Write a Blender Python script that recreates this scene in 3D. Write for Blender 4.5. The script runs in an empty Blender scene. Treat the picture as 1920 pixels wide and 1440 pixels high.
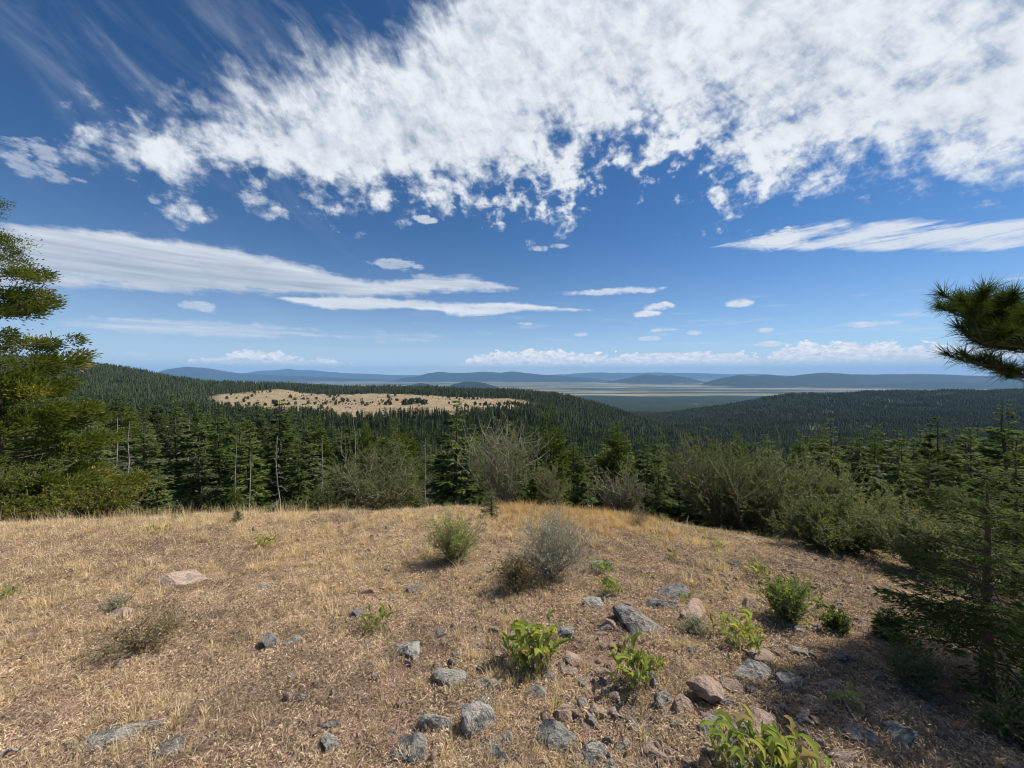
import bpy, math, random
import numpy as np
from mathutils import Vector

# ------------------------------------------------------------------ camera, sky, sun, exposure
sc = bpy.context.scene
F = 721.0                                   # focal length in photo pixels (1920 wide)
HY = 703.0                                  # image row of the level line of sight
cam_d = bpy.data.cameras.new('camera'); cam = bpy.data.objects.new('camera', cam_d)
sc.collection.objects.link(cam); sc.camera = cam
cam.location = (0, 0, 0); cam.rotation_euler = (math.pi/2, 0, 0)
cam_d.sensor_width = 36.0; cam_d.lens = 36.0*F/1920.0
cam_d.shift_y = -(720-HY)/1920.0
cam_d.clip_start = 0.05; cam_d.clip_end = 300000.0

SUN_EL = math.radians(48); SUN_AZ = math.radians(68)      # azimuth clockwise from the view direction (+Y)
SKY_STRENGTH = 0.070
SKY_TINT = (0.40, 0.80, 1.12)
SUN_STRENGTH = 5.0
EXPOSURE = 0.3
CLOUD_WHITE = (0.70, 0.73, 0.77)
CLOUD_GREY = (0.27, 0.33, 0.43)
HAZE_DENSITY = 3.0e-5
HAZE_COLOR = (0.31, 0.59, 1.0)

world = bpy.data.worlds.new('World'); sc.world = world; world.use_nodes = True
wn = world.node_tree; wn.nodes.clear()

class S:                                    # socket wrapper: node maths written as expressions
    tree = None
    def __init__(s, v): s.v = v
    @staticmethod
    def m(op, *a, clamp=False):
        n = S.tree.nodes.new('ShaderNodeMath'); n.operation = op; n.use_clamp = clamp
        for i, x in enumerate(a):
            if isinstance(x, S): S.tree.links.new(x.v, n.inputs[i])
            else: n.inputs[i].default_value = float(x)
        return S(n.outputs[0])
    def __add__(a, b): return S.m('ADD', a, b)
    __radd__ = __add__
    def __sub__(a, b): return S.m('SUBTRACT', a, b)
    def __rsub__(a, b): return S.m('SUBTRACT', b, a)
    def __mul__(a, b): return S.m('MULTIPLY', a, b)
    __rmul__ = __mul__
    def __truediv__(a, b): return S.m('DIVIDE', a, b)
def smin(a, b): return S.m('MINIMUM', a, b)
def smax(a, b): return S.m('MAXIMUM', a, b)
def sclamp(a): return S.m('ADD', a, 0.0, clamp=True)
def sstep(x, lo, hi):
    n = S.tree.nodes.new('ShaderNodeMapRange'); n.interpolation_type = 'SMOOTHSTEP'
    S.tree.links.new(x.v, n.inputs['Value'])
    n.inputs['From Min'].default_value = lo; n.inputs['From Max'].default_value = hi
    return S(n.outputs['Result'])
def svec(x, y, z=0.0):
    n = S.tree.nodes.new('ShaderNodeCombineXYZ')
    for i, q in enumerate((x, y, z)):
        if isinstance(q, S): S.tree.links.new(q.v, n.inputs[i])
        else: n.inputs[i].default_value = q
    return S(n.outputs[0])
SKY_GAIN = 3.6
def snoise(vec, scale, detail=4, rough=0.55, dist=0.0, lac=2.0):   # roughly -1 .. 1
    n = S.tree.nodes.new('ShaderNodeTexNoise'); n.noise_dimensions = '3D'
    if vec is not None: S.tree.links.new(vec.v, n.inputs['Vector'])
    n.inputs['Scale'].default_value = scale; n.inputs['Detail'].default_value = detail
    n.inputs['Roughness'].default_value = rough; n.inputs['Distortion'].default_value = dist
    n.inputs['Lacunarity'].default_value = lac
    return (S(n.outputs[0])-0.5)*SKY_GAIN
def smix(f, a, b):
    n = S.tree.nodes.new('ShaderNodeMix'); n.data_type = 'RGBA'
    if isinstance(f, S): S.tree.links.new(f.v, n.inputs[0])
    else: n.inputs[0].default_value = f
    for k, q in ((6, a), (7, b)):
        if isinstance(q, S): S.tree.links.new(q.v, n.inputs[k])
        else: n.inputs[k].default_value = (*q, 1) if len(q) == 3 else q
    return S(n.outputs[2])

def sky_dir(px, py):                        # photo direction -> (azimuth, tangent of elevation)
    a = (px-960)/F; e = (HY-py)/F
    return math.atan(a), e/math.sqrt(1+a*a)
def scurve(phi, pts, ends=None):            # boundary of a cloud bank: elevation as a function of azimuth
    n = S.tree.nodes.new('ShaderNodeFloatCurve')
    q = sorted(sky_dir(*p) for p in pts)
    if ends: q = ends[0] + q + ends[1]
    q = [((p/math.pi+1)/2, (t+0.5)/3.5) for p, t in q]
    c = n.mapping; c.use_clip = False; c.extend = 'HORIZONTAL'
    cp = c.curves[0].points
    while len(cp) > 2: cp.remove(cp[-1])
    cp[0].location = q[0]; cp[1].location = q[-1]
    for a in q[1:-1]: cp.new(*a)
    for p in cp: p.handle_type = 'AUTO_CLAMPED'
    c.update()
    f = (phi*(0.5/math.pi))+0.5
    S.tree.links.new(f.v, n.inputs['Value'])
    return S(n.outputs[0])*3.5-0.5

S.tree = wn
sky = wn.nodes.new('ShaderNodeTexSky'); sky.sky_type = 'NISHITA'; sky.sun_disc = False
sky.sun_elevation = SUN_EL; sky.sun_rotation = SUN_AZ
sky.altitude = 1500; sky.air_density = 0.9; sky.dust_density = 0.3; sky.ozone_density = 2.5
hs = wn.nodes.new('ShaderNodeVectorMath'); hs.operation = 'MULTIPLY'
wn.links.new(sky.outputs[0], hs.inputs[0]); hs.inputs[1].default_value = tuple(SKY_STRENGTH*c for c in SKY_TINT)
tc = wn.nodes.new('ShaderNodeTexCoord')
sp = wn.nodes.new('ShaderNodeSeparateXYZ'); wn.links.new(tc.outputs['Generated'], sp.inputs[0])
dx, dy, dz = S(sp.outputs[0]), S(sp.outputs[1]), S(sp.outputs[2])
hor = S.m('SQRT', dx*dx+dy*dy+1e-6)
t = dz/hor
clear = smix(S.m('EXPONENT', smax(t, 0.0)*-10.5)*0.92, S(hs.outputs[0]), (0.66, 0.76, 0.82))
phi = S.m('ARCTAN2', dx, dy)
den = smax(dz, 0.0)+0.035
pu, pv = dx/den, dy/den
plane = svec(pu, pv)

def blob(px, py, w, h, nz, soft=0.6):       # a small separate cloud: w, h half sizes in photo pixels
    p, tt = sky_dir(px, py); c = math.cos(p)
    a = (phi-p)*(F/(w*c*c)); b = (t-tt)*(F/(h*c))
    return sstep(1.0-(a*a+b*b)+nz, 0.0, soft)

# slow warp shared by the layers
w1 = snoise(plane, 1.1, 3)
# 1. the large bank of altocumulus over the centre and right
low = scurve(phi, [(150, 300), (200, 306), (260, 325), (350, 345), (430, 330), (500, 340), (600, 385), (665, 400), (780, 385), (900, 398), (1000, 435),
                   (1060, 438), (1130, 400), (1240, 395), (1330, 405), (1400, 425), (1470, 400), (1560, 372), (1700, 368), (1800, 380), (1920, 372)],
             ([(-3.14, 2.0), (-1.2, 0.9)], [(1.3, 0.33), (2.0, 0.8), (3.14, 2.0)]))
up = scurve(phi, [(150, 292), (200, 286), (300, 185), (380, 165), (450, 150), (550, 110), (640, 92), (700, 55), (780, 10), (850, -60), (900, -250), (960, -700)],
            ([(-3.14, 0.2), (-1.2, 0.3)], [(0.3, 2.6), (3.14, 2.9)]))
rot = svec(pu*0.80+pv*0.60, pv*0.80-pu*0.60)     # fibres run from lower left to upper right
sm = wn.nodes.new('ShaderNodeVectorMath'); sm.operation = 'MULTIPLY'
wn.links.new(rot.v, sm.inputs[0]); sm.inputs[1].default_value = (1.7, 0.75, 1)
fibre = S(sm.outputs[0])
nA = snoise(plane, 3.0, 7, 0.58, 0.4)            # tufts seen from below
nP = snoise(svec(phi*1.0, t*1.0, 0.3), 15.0, 7, 0.58, 0.25)   # puffs of the near edge
nQ = snoise(svec(phi*1.0, t*1.05, 0.9), 34.0, 5, 0.6, 0.2)
nB = snoise(fibre, 2.4, 6, 0.60, 0.9)            # combed fibres
nC = snoise(svec(phi*1.25+t*0.9, t*0.45-phi*0.5, 0.7), 17.0, 6, 0.6, 0.4)
pA, tA = sky_dir(1200, 300)
gapa = (phi-pA)*3.6; gapb = (t-tA)*6.0
gap = S.m('EXPONENT', (gapa*gapa+gapb*gapb)*-1.0)
pG, tG = sky_dir(1790, 50); gap2a = (phi-pG)*7.0; gap2b = (t-tG)*7.0
gap = gap+S.m('EXPONENT', (gap2a*gap2a+gap2b*gap2b)*-1.0)*0.9
rightpart = sstep(phi, 0.35, 0.75)
lowpart = 1.0-sstep(t, 0.42, 0.62)
edge = smin((t-low)*8.0, (up-t)*5.0)
inner = sclamp(edge)
edge = smin(edge, 1.25)
pM, tM = sky_dir(1170, 330)
ma = (phi-pM)*2.4; mb = (t-tM)*4.2
mott = S.m('EXPONENT', (ma*ma+mb*mb)*-1.0)            # where the bank breaks up into puffs
dens = edge + nP*(0.55*lowpart+0.15+0.75*mott)*(1.0-0.45*rightpart) + nA*(0.50-0.25*rightpart) + nC*0.34 + nB*0.25 + nQ*(0.36*lowpart+0.46*mott) - gap*0.50 - mott*0.40 + 0.05 + sstep(phi, -0.90, -0.78)*(1.0-sstep(phi, -0.65, -0.35))*0.30 - (1.0-sstep(phi, -0.98, -0.84))*0.9
m1 = sstep(dens, 0.0, 1.0)
thick1 = sclamp(0.56+nQ*0.16+nP*0.34+nA*0.22+nC*0.30)
# 2. the long smooth bank at the left, tapering to two points
st = svec(phi*1.0, t*7.0); st2 = svec(phi*1.0, t*16.0)
nS = snoise(st, 3.6, 6, 0.58, 0.4); nT = snoise(st2, 3.0, 5, 0.55, 0.3); nF = snoise(svec(phi, t*2.2), 26.0, 6, 0.62, 0.3)
def bank(upper, lower, k, amp, a0, ends=True):
    u = scurve(phi, upper); l = scurve(phi, lower)
    e = smin((u-t)*k, (t-l)*k)
    return sstep(smin(e, 1.0)+nT*amp*0.6+nF*amp*0.45+nC*amp*0.3, 0.0, 0.9)*a0, sclamp((t-l)*30.0)
u2 = [(-80, 412), (50, 417), (200, 424), (300, 440), (400, 455), (500, 478), (590, 500), (700, 522), (740, 520), (800, 511), (870, 514), (940, 530), (985, 541), (1010, 552)]
l2 = [(-80, 560), (60, 548), (200, 545), (300, 552), (450, 552), (560, 556), (640, 560), (760, 556), (860, 553), (940, 547), (985, 541), (1010, 536)]
u2s = scurve(phi, u2)
m2, g2 = bank(u2, l2, 48.0, 0.75, 0.95)
u2b = [(480, 560), (540, 556), (700, 556), (800, 563), (950, 565), (1050, 575), (1120, 583), (1150, 590)]
l2b = [(480, 545), (540, 566), (640, 582), (780, 582), (870, 594), (920, 592), (1000, 583), (1120, 583), (1150, 575)]
m2b, _ = bank(u2b, l2b, 105.0, 0.8, 0.92)
nU = snoise(svec(phi, t*20.0), 3.6, 6, 0.62, 0.3)
u3 = [(60, 606), (100, 598), (300, 592), (480, 600), (560, 612), (650, 620), (760, 622), (850, 629), (880, 636)]
l3 = [(60, 600), (100, 612), (300, 630), (450, 636), (560, 634), (700, 642), (800, 640), (850, 634), (880, 628)]
m3, _ = bank(u3, l3, 70.0, 1.2, 1.0)
m3 = m3*sstep(nU, -0.75, 0.9)*0.85
u4 = [(1310, 470), (1345, 460), (1450, 432), (1550, 414), (1650, 410), (1750, 414), (1850, 409), (1960, 405)]
l4 = [(1310, 455), (1345, 468), (1450, 470), (1550, 471), (1700, 476), (1800, 472), (1960, 462)]
u4s = scurve(phi, u4, ([(-3.1, -0.4)], [(1.25, 0.22), (1.6, 0.05), (3.1, -0.4)])); l4s = scurve(phi, l4, ([(-3.1, 0.4)], [(1.25, 0.2), (1.6, 0.2), (3.1, 0.4)]))
m4 = sstep(smin(smin((u4s-t)*70.0, (t-l4s)*70.0), 0.7)+snoise(svec(phi-t*1.2, t*7.0), 6.5, 6, 0.62, 0.5)*0.95+nC*0.25, 0.0, 1.0)*0.9
# 3. fair-weather cumulus along the horizon
bil = snoise(svec(phi, t*1.35), 27.0, 6, 0.55, 0.2); bil2 = snoise(svec(phi, t*1.5), 75.0, 4, 0.55)
u5 = [(-200, 700), (60, 700), (380, 676), (410, 662), (490, 656), (560, 668), (620, 672), (680, 690), (850, 690), (890, 668), (1020, 656), (1150, 664), (1300, 660), (1450, 664), (1490, 640), (1560, 644), (1640, 640), (1750, 646), (1900, 655)]
u5s = scurve(phi, u5, ([(-3.1, 0.03)], [(1.3, 0.04), (3.1, 0.03)]))
l5 = sky_dir(960, 682)[1]*0.96
m5 = sstep(smin((u5s-t)*95.0, 1.1)+bil*1.35+bil2*0.7+0.05, 0.0, 0.5)*sstep(t, l5-0.012, l5+0.008)
lit5 = sclamp(0.55+snoise(svec(phi, (t-0.0025)*1.35), 27.0, 6, 0.55, 0.2)*-0.7+bil*0.7+bil2*0.35)
# flat veil of thin cloud above the cumulus, right of centre
m6 = sstep(snoise(svec(phi, t*9.0), 7.0, 5, 0.6, 0.3)-0.12, 0.0, 0.9)*sstep(t, 0.05, 0.08)*(1.0-sstep(t, 0.13, 0.20))*0.6*sstep(phi, -0.5, 0.3)
# small separate clouds
blobs = None
for (bx, by, bw, bh, am, al) in [(1240, 574, 36, 9, 0.9, 1), (1212, 588, 34, 7, 0.8, 1), (1386, 568, 29, 10, 0.8, 1), (990, 607, 22, 4, 0.9, .8),
        (1437, 619, 20, 6, 0.8, .85), (1440, 645, 36, 6, .9, .8), (262, 664, 26, 7, 1.0, .75), (365, 572, 52, 10, 1.2, .5), (1625, 608, 62, 7, 1.0, .7),
        (142, 664, 30, 8, 1.0, .7), (1302, 624, 20, 5, .9, .7), (1218, 635, 24, 6, .9, .7), (1150, 547, 112, 8, .8, .75), (1237, 619, 36, 4, .8, .7), (1090, 627, 20, 4, .8, .55),
        (745, 497, 58, 13, 1.2, .5), (1465, 445, 55, 22, 1.3, .85), (800, 412, 26, 10, 1.3, .7), (1010, 466, 22, 6, 1., .6), (85, 285, 38, 26, 1.3, .45),
        (30, 280, 40, 26, 1.3, .45), (90, 325, 80, 20, 1.3, .4), (480, 372, 34, 16, 1.3, .4), (290, 376, 18, 8, 1., .4), (620, 575, 24, 8, 1., .5), (1050, 462, 20, 6, 1., .5)]:
    b = blob(bx, by, bw, bh, (nF*0.75+bil*0.45+nQ*0.3)*am-0.1, 0.8)*al
    blobs = b if blobs is None else smax(blobs, b)
# 4. thin wisps in the upper left
wd = svec(phi*1.2+t*1.4, (t*1.2-phi*1.4)*0.35)
pW, tW = sky_dir(330, 130)
wa = (phi-pW)*1.9; wb = (t-tW)*2.4
m7 = sstep(snoise(wd, 5.0, 6, 0.6, 0.8), -0.1, 1.6)*0.7*S.m('EXPONENT', (wa*wa+wb*wb)*-1.0)*0.55
pX, tX = sky_dir(900, 60)
thin = sstep(snoise(wd, 7.0, 5, 0.6, 0.8)+edge*0.25, -0.2, 1.2)*sstep(edge, -2.6, 0.0)*0.30*sstep(t, 0.55, 0.75)
col = clear
def lay(c, mask, tone):                     # tone 0 shaded grey .. 1 bright
    return smix(mask, c, smix(tone, CLOUD_GREY, CLOUD_WHITE))
col = lay(col, m7, 0.6)
col = lay(col, thin, 0.75)
col = lay(col, m6, 0.8)
col = smix(m5, col, smix(lit5, (0.40, 0.48, 0.60), (1.0, 0.98, 0.95)))
col = lay(col, blobs, sclamp(0.8+nF*0.3))
col = lay(col, m3, 0.8)
col = lay(col, m4, 0.85)
col = lay(col, m2b, sclamp(0.85+nS*0.4))
col = lay(col, m2, sclamp(0.34+nU*0.30-nT*0.22+nS*0.22+(1.0-sclamp((u2s-t)*22.0))*0.45+(1.0-g2)*0.3))
col = lay(col, m1, sstep(thick1, 0.0, 0.9)*0.75+0.25)
# below the horizon: the same pale haze the air shows
bg = wn.nodes.new('ShaderNodeBackground'); wn.links.new(col.v, bg.inputs[0]); bg.inputs[1].default_value = 1.0
wo = wn.nodes.new('ShaderNodeOutputWorld'); wn.links.new(bg.outputs[0], wo.inputs[0])
world.cycles.sampling_method = 'MANUAL'; world.cycles.sample_map_resolution = 1024

sun_d = bpy.data.lights.new('sun', 'SUN'); sun = bpy.data.objects.new('sun', sun_d); sc.collection.objects.link(sun)
sun_d.energy = SUN_STRENGTH; sun_d.angle = math.radians(0.53); sun_d.color = (1.0, 0.95, 0.87)
sv = Vector((math.sin(SUN_AZ)*math.cos(SUN_EL), math.cos(SUN_AZ)*math.cos(SUN_EL), math.sin(SUN_EL)))
sun.rotation_euler = sv.to_track_quat('Z', 'Y').to_euler()

sc.view_settings.view_transform = 'Standard'; sc.view_settings.look = 'None'
sc.view_settings.exposure = EXPOSURE; sc.view_settings.gamma = 1.0
sc.view_settings.use_curve_mapping = False
sc.cycles.pixel_filter_type = 'BLACKMAN_HARRIS'; sc.cycles.filter_width = 1.05
SKY_GAIN = 2.0
cy = sc.cycles
cy.max_bounces = 5; cy.diffuse_bounces = 3; cy.glossy_bounces = 1; cy.transmission_bounces = 3; cy.volume_bounces = 0
cy.transparent_max_bounces = 6; cy.use_denoising = True; cy.denoiser = 'OPENIMAGEDENOISE'; cy.denoising_input_passes = 'RGB_ALBEDO_NORMAL'; cy.use_adaptive_sampling = False
cy.caustics_reflective = False; cy.caustics_refractive = False; cy.sample_clamp_indirect = 4.0

# ------------------------------------------------------------------ helpers
R = np.random.default_rng(11)
col0 = sc.collection

def hash2(ix, iy, seed):
    h = (ix.astype(np.int64)*374761393 + iy.astype(np.int64)*668265263 + seed*1442695041) & 0xffffffff
    h = ((h ^ (h >> 13))*1274126177) & 0xffffffff
    h = ((h ^ (h >> 16))*2246822519) & 0xffffffff
    return ((h ^ (h >> 15)) & 0xffffff)/float(0xffffff)
def vnoise(x, y, seed=0):
    x = np.asarray(x, float); y = np.asarray(y, float)
    ix, iy = np.floor(x), np.floor(y); fx, fy = x-ix, y-iy
    fx = fx*fx*(3-2*fx); fy = fy*fy*(3-2*fy)
    a = hash2(ix, iy, seed); b = hash2(ix+1, iy, seed); c = hash2(ix, iy+1, seed); d = hash2(ix+1, iy+1, seed)
    return (a+(b-a)*fx+(c-a)*fy+(a-b-c+d)*fx*fy)*2-1
def fbm(x, y, seed=0, octv=4, g=0.5):
    s = 0; a = 1; n = 0
    for k in range(octv):
        s = s+a*vnoise(x*2**k+17.3*k, y*2**k-9.1*k, seed+k); n += a; a *= g
    return s/n

def sstep_np(x, lo, hi):
    u = np.clip((x-lo)/(hi-lo), 0, 1); return u*u*(3-2*u)
def softplus(x): return np.logaddexp(0, x)

# the knoll the camera stands on, metres, camera at the origin
def z_near(X, Y):
    X = np.asarray(X, float); Y = np.asarray(Y, float)
    Yc = np.interp(X, [-14, -9, -4, 0, 2.5, 4.2, 8, 14], [6.6, 6.7, 7.3, 7.9, 7.4, 6.6, 6.4, 7.5])
    z = -1.6-0.12*np.where(Y > 0, Y, 0.3*Y)
    z = z-0.40*0.7*softplus((Y-Yc)/0.7)
    z = z-0.13*0.9*softplus((X-2.8)/0.9)*np.clip(1-(X-2.8)/60, .3, 1)
    z = z-0.03*softplus((-X-9))
    z = z+0.10*fbm(X*0.45, Y*0.45, 3, 3)+0.035*fbm(X*1.9, Y*1.9, 5, 3)
    return z

PXC = np.array([-300, 0, 120, 200, 300, 400, 560, 800, 960, 1040, 1127, 1241, 1356, 1484, 1655, 1911, 2300], float)
TAB = {
 30:   [-11, -12, -12.5, -13, -14, -14.5, -14.5, -14.5, -14.5, -14, -13.5, -13.5, -12.5, -12, -11.5, -11, -10],
 60:   [-17, -18, -19, -20, -21, -22, -24, -26, -27, -27, -27, -27, -26, -24, -23, -21, -18],
 120:  [-22, -24, -25, -26, -27, -29, -34, -42, -45, -46, -47, -48, -48, -47, -45, -42, -38],
 250:  [-30, -35, -37, -38, -42, -48, -62, -72, -76, -78, -80, -82, -84, -85, -85, -80, -70],
 400:  [-35, -42, -45, -48, -55, -65, -84, -90, -94, -98, -104, -112, -116, -118, -118, -110, -95],
 530:  [-36, -44, -48, -52, -60, -74, -88, -92, -96, -104, -116, -130, -134, -138, -138, -128, -110],
 650:  [-30, -40, -44, -50, -60, -68, -69, -69, -71, -92, -118, -138, -142, -148, -150, -140, -120],
 1000: [-5, -15, -22, -34, -50, -63, -66, -66, -68, -80, -118, -160, -165, -168, -165, -150, -130],
 1300: [60, 42, 30, 14, -15, -38, -57, -64, -66, -72, -104, -180, -182, -172, -158, -140, -120],
 1550: [95, 78, 51, 29, -6, -30, -50, -60, -68, -84, -124, -212, -200, -176, -158, -138, -118],
 1800: [90, 70, 35, 5, -40, -60, -75, -85, -95, -125, -170, -226, -195, -150, -128, -115, -100],
 2200: [60, 20, -30, -70, -120, -140, -150, -160, -170, -190, -235, -228, -172, -116, -97, -90, -80],
 3000: [0, -60, -150, -200, -240, -250, -260, -265, -270, -280, -290, -300, -290, -240, -200, -175, -150],
 5000: [-200, -300, -350, -370, -375, -378, -380, -380, -380, -380, -380, -380, -375, -365, -350, -330, -300],
 8000: [-380]+[-400]*15+[-380], 100000: [-400]*17}
_Y = np.array(sorted(TAB)); _T = np.array([TAB[k] for k in _Y], float)
NA_, NL_ = 361, 400
_phi = np.linspace(-1.25, 1.25, NA_); _ly = np.linspace(math.log(12), math.log(100000), NL_)
_pc = np.arctan((PXC-960)/F)
_t1 = np.array([np.interp(_phi, _pc, row) for row in _T])
_G = np.array([np.interp(_ly, np.log(_Y), _t1[:, j]) for j in range(NA_)]).T
_k = np.exp(-np.linspace(-2, 2, 13)**2); _k /= _k.sum()
_G = np.apply_along_axis(lambda v: np.convolve(np.pad(v, 6, 'edge'), _k, 'valid'), 1, _G)
_k = np.exp(-np.linspace(-2, 2, 7)**2); _k /= _k.sum()
_G = np.apply_along_axis(lambda v: np.convolve(np.pad(v, 3, 'edge'), _k, 'valid'), 0, _G)
def z_table(p, Yp):
    a = np.clip((p+1.25)/2.5*(NA_-1), 0, NA_-1.001); b = np.clip((np.log(Yp)-_ly[0])/(_ly[-1]-_ly[0])*(NL_-1), 0, NL_-1.001)
    i = a.astype(int); j = b.astype(int); fa = a-i; fb = b-j
    return (_G[j, i]*(1-fa)+_G[j, i+1]*fa)*(1-fb)+(_G[j+1, i]*(1-fa)+_G[j+1, i+1]*fa)*fb
RIDGES = [   # depth m, half depth m, silhouette (photo column, photo row of the top as seen from the knoll)
 (24000, 2300, [(255, 712), (280, 706), (300, 697), (330, 690), (352, 688), (385, 691), (420, 697), (470, 701), (520, 704), (600, 707), (720, 712)]),
 (38000, 3000, [(400, 707), (430, 703), (480, 696), (540, 692), (600, 696), (660, 700), (720, 702), (800, 707)]),
 (23000, 1900, [(735, 713), (760, 708), (785, 705), (800, 700), (822, 696), (845, 699), (870, 700), (905, 697), (940, 699), (960, 697), (1000, 701), (1040, 704), (1100, 708), (1150, 714)]),
 (37000, 2500, [(1000, 705), (1040, 702), (1090, 700), (1130, 698), (1170, 700), (1220, 698), (1300, 699), (1360, 702), (1420, 701), (1500, 705)]),
 (18500, 1000, [(1140, 716), (1165, 711), (1190, 706), (1212, 701), (1235, 705), (1260, 704), (1290, 709), (1320, 716)]),
 (15000, 1500, [(1310, 722), (1335, 713), (1360, 707), (1385, 702), (1410, 704), (1440, 702), (1470, 706), (1500, 703), (1545, 700), (1600, 701), (1700, 702), (1800, 704), (1900, 707), (2000, 708), (2400, 706)]),
 (11500, 900, [(1480, 728), (1560, 722), (1640, 720), (1720, 717), (1800, 718), (1900, 716), (2000, 714), (2300, 712)]),
 (40000, 2500, [(1360, 706), (1400, 702), (1440, 696), (1500, 691), (1545, 689), (1600, 692), (1650, 697), (1700, 700), (1780, 702), (1900, 704)]),
 (41500, 2500, [(-400, 701), (100, 702), (300, 704), (500, 703), (700, 703), (900, 704), (1100, 702), (1300, 702), (1500, 703), (1700, 702), (1900, 701), (2400, 700)]),
 (9600, 520, [(700, 734), (735, 729), (765, 722), (787, 718), (812, 723), (835, 731), (850, 735)]),
 (9300, 520, [(820, 735), (835, 727), (850, 721), (872, 716), (890, 716), (910, 718), (930, 725), (952, 732), (970, 736)]),
]
def z_far(p, Yp, X, Y):
    z = np.zeros_like(p)
    px = 960+F*np.tan(np.clip(p, -1.3, 1.3))
    for k, (D, w, s) in enumerate(RIDGES):
        s = np.array(s, float)
        top = (HY-np.interp(px, s[:, 0], s[:, 1]))/F*D+400
        dd = D*(1+0.02*np.sin(px*0.013+k))
        n = 1+0.30*fbm(X/(w*0.5), Y/(w*0.5), 40+k, 4)
        b = np.exp(-((Yp-dd)/(w*n))**2)
        inside = np.where((px >= s[0, 0]) & (px <= s[-1, 0]), 1.0, np.exp(-np.minimum(abs(px-s[0, 0]), abs(px-s[-1, 0]))/15))
        z = np.maximum(z, np.maximum(top, 0)*b*inside)
    return z*(1+0.10*fbm(X/1500., Y/2600., 140, 4)*sstep_np(z, 20, 90))+28*fbm(X/900., Y/1600., 150, 3)*sstep_np(z, 25, 120)
def terrain_z(X, Y):
    X = np.asarray(X, float); Y = np.asarray(Y, float)
    r = np.hypot(X, Y)+1e-6
    p = np.arctan2(X, Y); pc = np.clip(p, -1.25, 1.25)
    front = sstep_np(-np.abs(p), -2.2, -1.15)
    Yp = np.maximum(r*np.cos(np.clip(np.abs(p), 0, 1.2)), 1.0)
    zt = z_table(pc, np.maximum(Yp, 12))
    amp = np.minimum(0.010*Yp, 14)*sstep_np(Yp, 20, 300)
    zt = zt+amp*fbm(X/(0.16*1000), Y/(0.16*1000), 21, 5)*np.where(Yp > 6000, 0.3, 1)+0.25*np.minimum(amp, 3)*fbm(X/23., Y/23., 31, 2)*(Yp < 1500)
    zt = zt+z_far(p, Yp, X, Y)*front
    zb = -1.6-0.04*np.minimum(r, 600)-0.05*np.clip(r-600, 0, 7000)
    zt = zt*front+zb*(1-front)
    w = sstep_np(np.log(np.maximum(Yp, 1)), math.log(13), math.log(28))
    w = np.maximum(w*front, sstep_np(r, 20, 60))
    rr = np.minimum(r, 60)/r
    return z_near(X*rr, Y*rr)*(1-w)+zt*w

def ground_hit(px, py):                     # where the line of sight through a photo point meets the knoll
    a = (px-960)/F; e = (HY-py)/F
    Y = np.linspace(1.0, 14, 2600)
    d = e*Y-z_near(a*Y, Y)
    k = np.where(d < 0)[0]
    y = Y[k[0]] if len(k) else 9.0
    return a*y, y, float(z_near(a*y, y))

def mesh_np(name, V, quads=None, tris=None, mat=None, smooth=False, attrs=None):
    me = bpy.data.meshes.new(name)
    V = np.ascontiguousarray(V, np.float32)
    nq = 0 if quads is None else len(quads); nt = 0 if tris is None else len(tris)
    me.vertices.add(len(V)); me.vertices.foreach_set('co', V.ravel())
    loops = []
    if nq: loops.append(np.asarray(quads, np.int32).ravel())
    if nt: loops.append(np.asarray(tris, np.int32).ravel())
    L = np.concatenate(loops) if loops else np.zeros(0, np.int32)
    me.loops.add(len(L)); me.loops.foreach_set('vertex_index', L)
    me.polygons.add(nq+nt)
    start = np.concatenate([np.arange(nq)*4, nq*4+np.arange(nt)*3]).astype(np.int32)
    me.polygons.foreach_set('loop_start', start)
    if smooth: me.polygons.foreach_set('use_smooth', np.ones(nq+nt, bool))
    if attrs:
        for k, v in attrs.items():
            at = me.attributes.new(k, 'FLOAT', 'POINT'); at.data.foreach_set('value', np.ascontiguousarray(v, np.float32))
    me.update(calc_edges=True)
    if mat: me.materials.append(mat)
    return me
def put(name, me, parent=None, loc=(0, 0, 0), rot=(0, 0, 0), scale=(1, 1, 1)):
    o = bpy.data.objects.new(name, me); col0.objects.link(o); o.parent = parent
    o.location = loc; o.rotation_euler = rot; o.scale = scale
    return o
def tag(o, label=None, cat=None, group=None, kind=None):
    if label: o['label'] = label
    if cat: o['category'] = cat
    if group: o['group'] = group
    if kind: o['kind'] = kind
    return o
def thing(name, label, cat, loc, rz=0.0, sc_=1.0, group=None, tilt=(0, 0)):
    o = bpy.data.objects.new(name, None); col0.objects.link(o); o.empty_display_size = 0.2
    o.location = loc; o.rotation_euler = (tilt[0], tilt[1], rz)
    o.scale = (sc_, sc_, sc_) if np.isscalar(sc_) else sc_
    return tag(o, label, cat, group)

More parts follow.
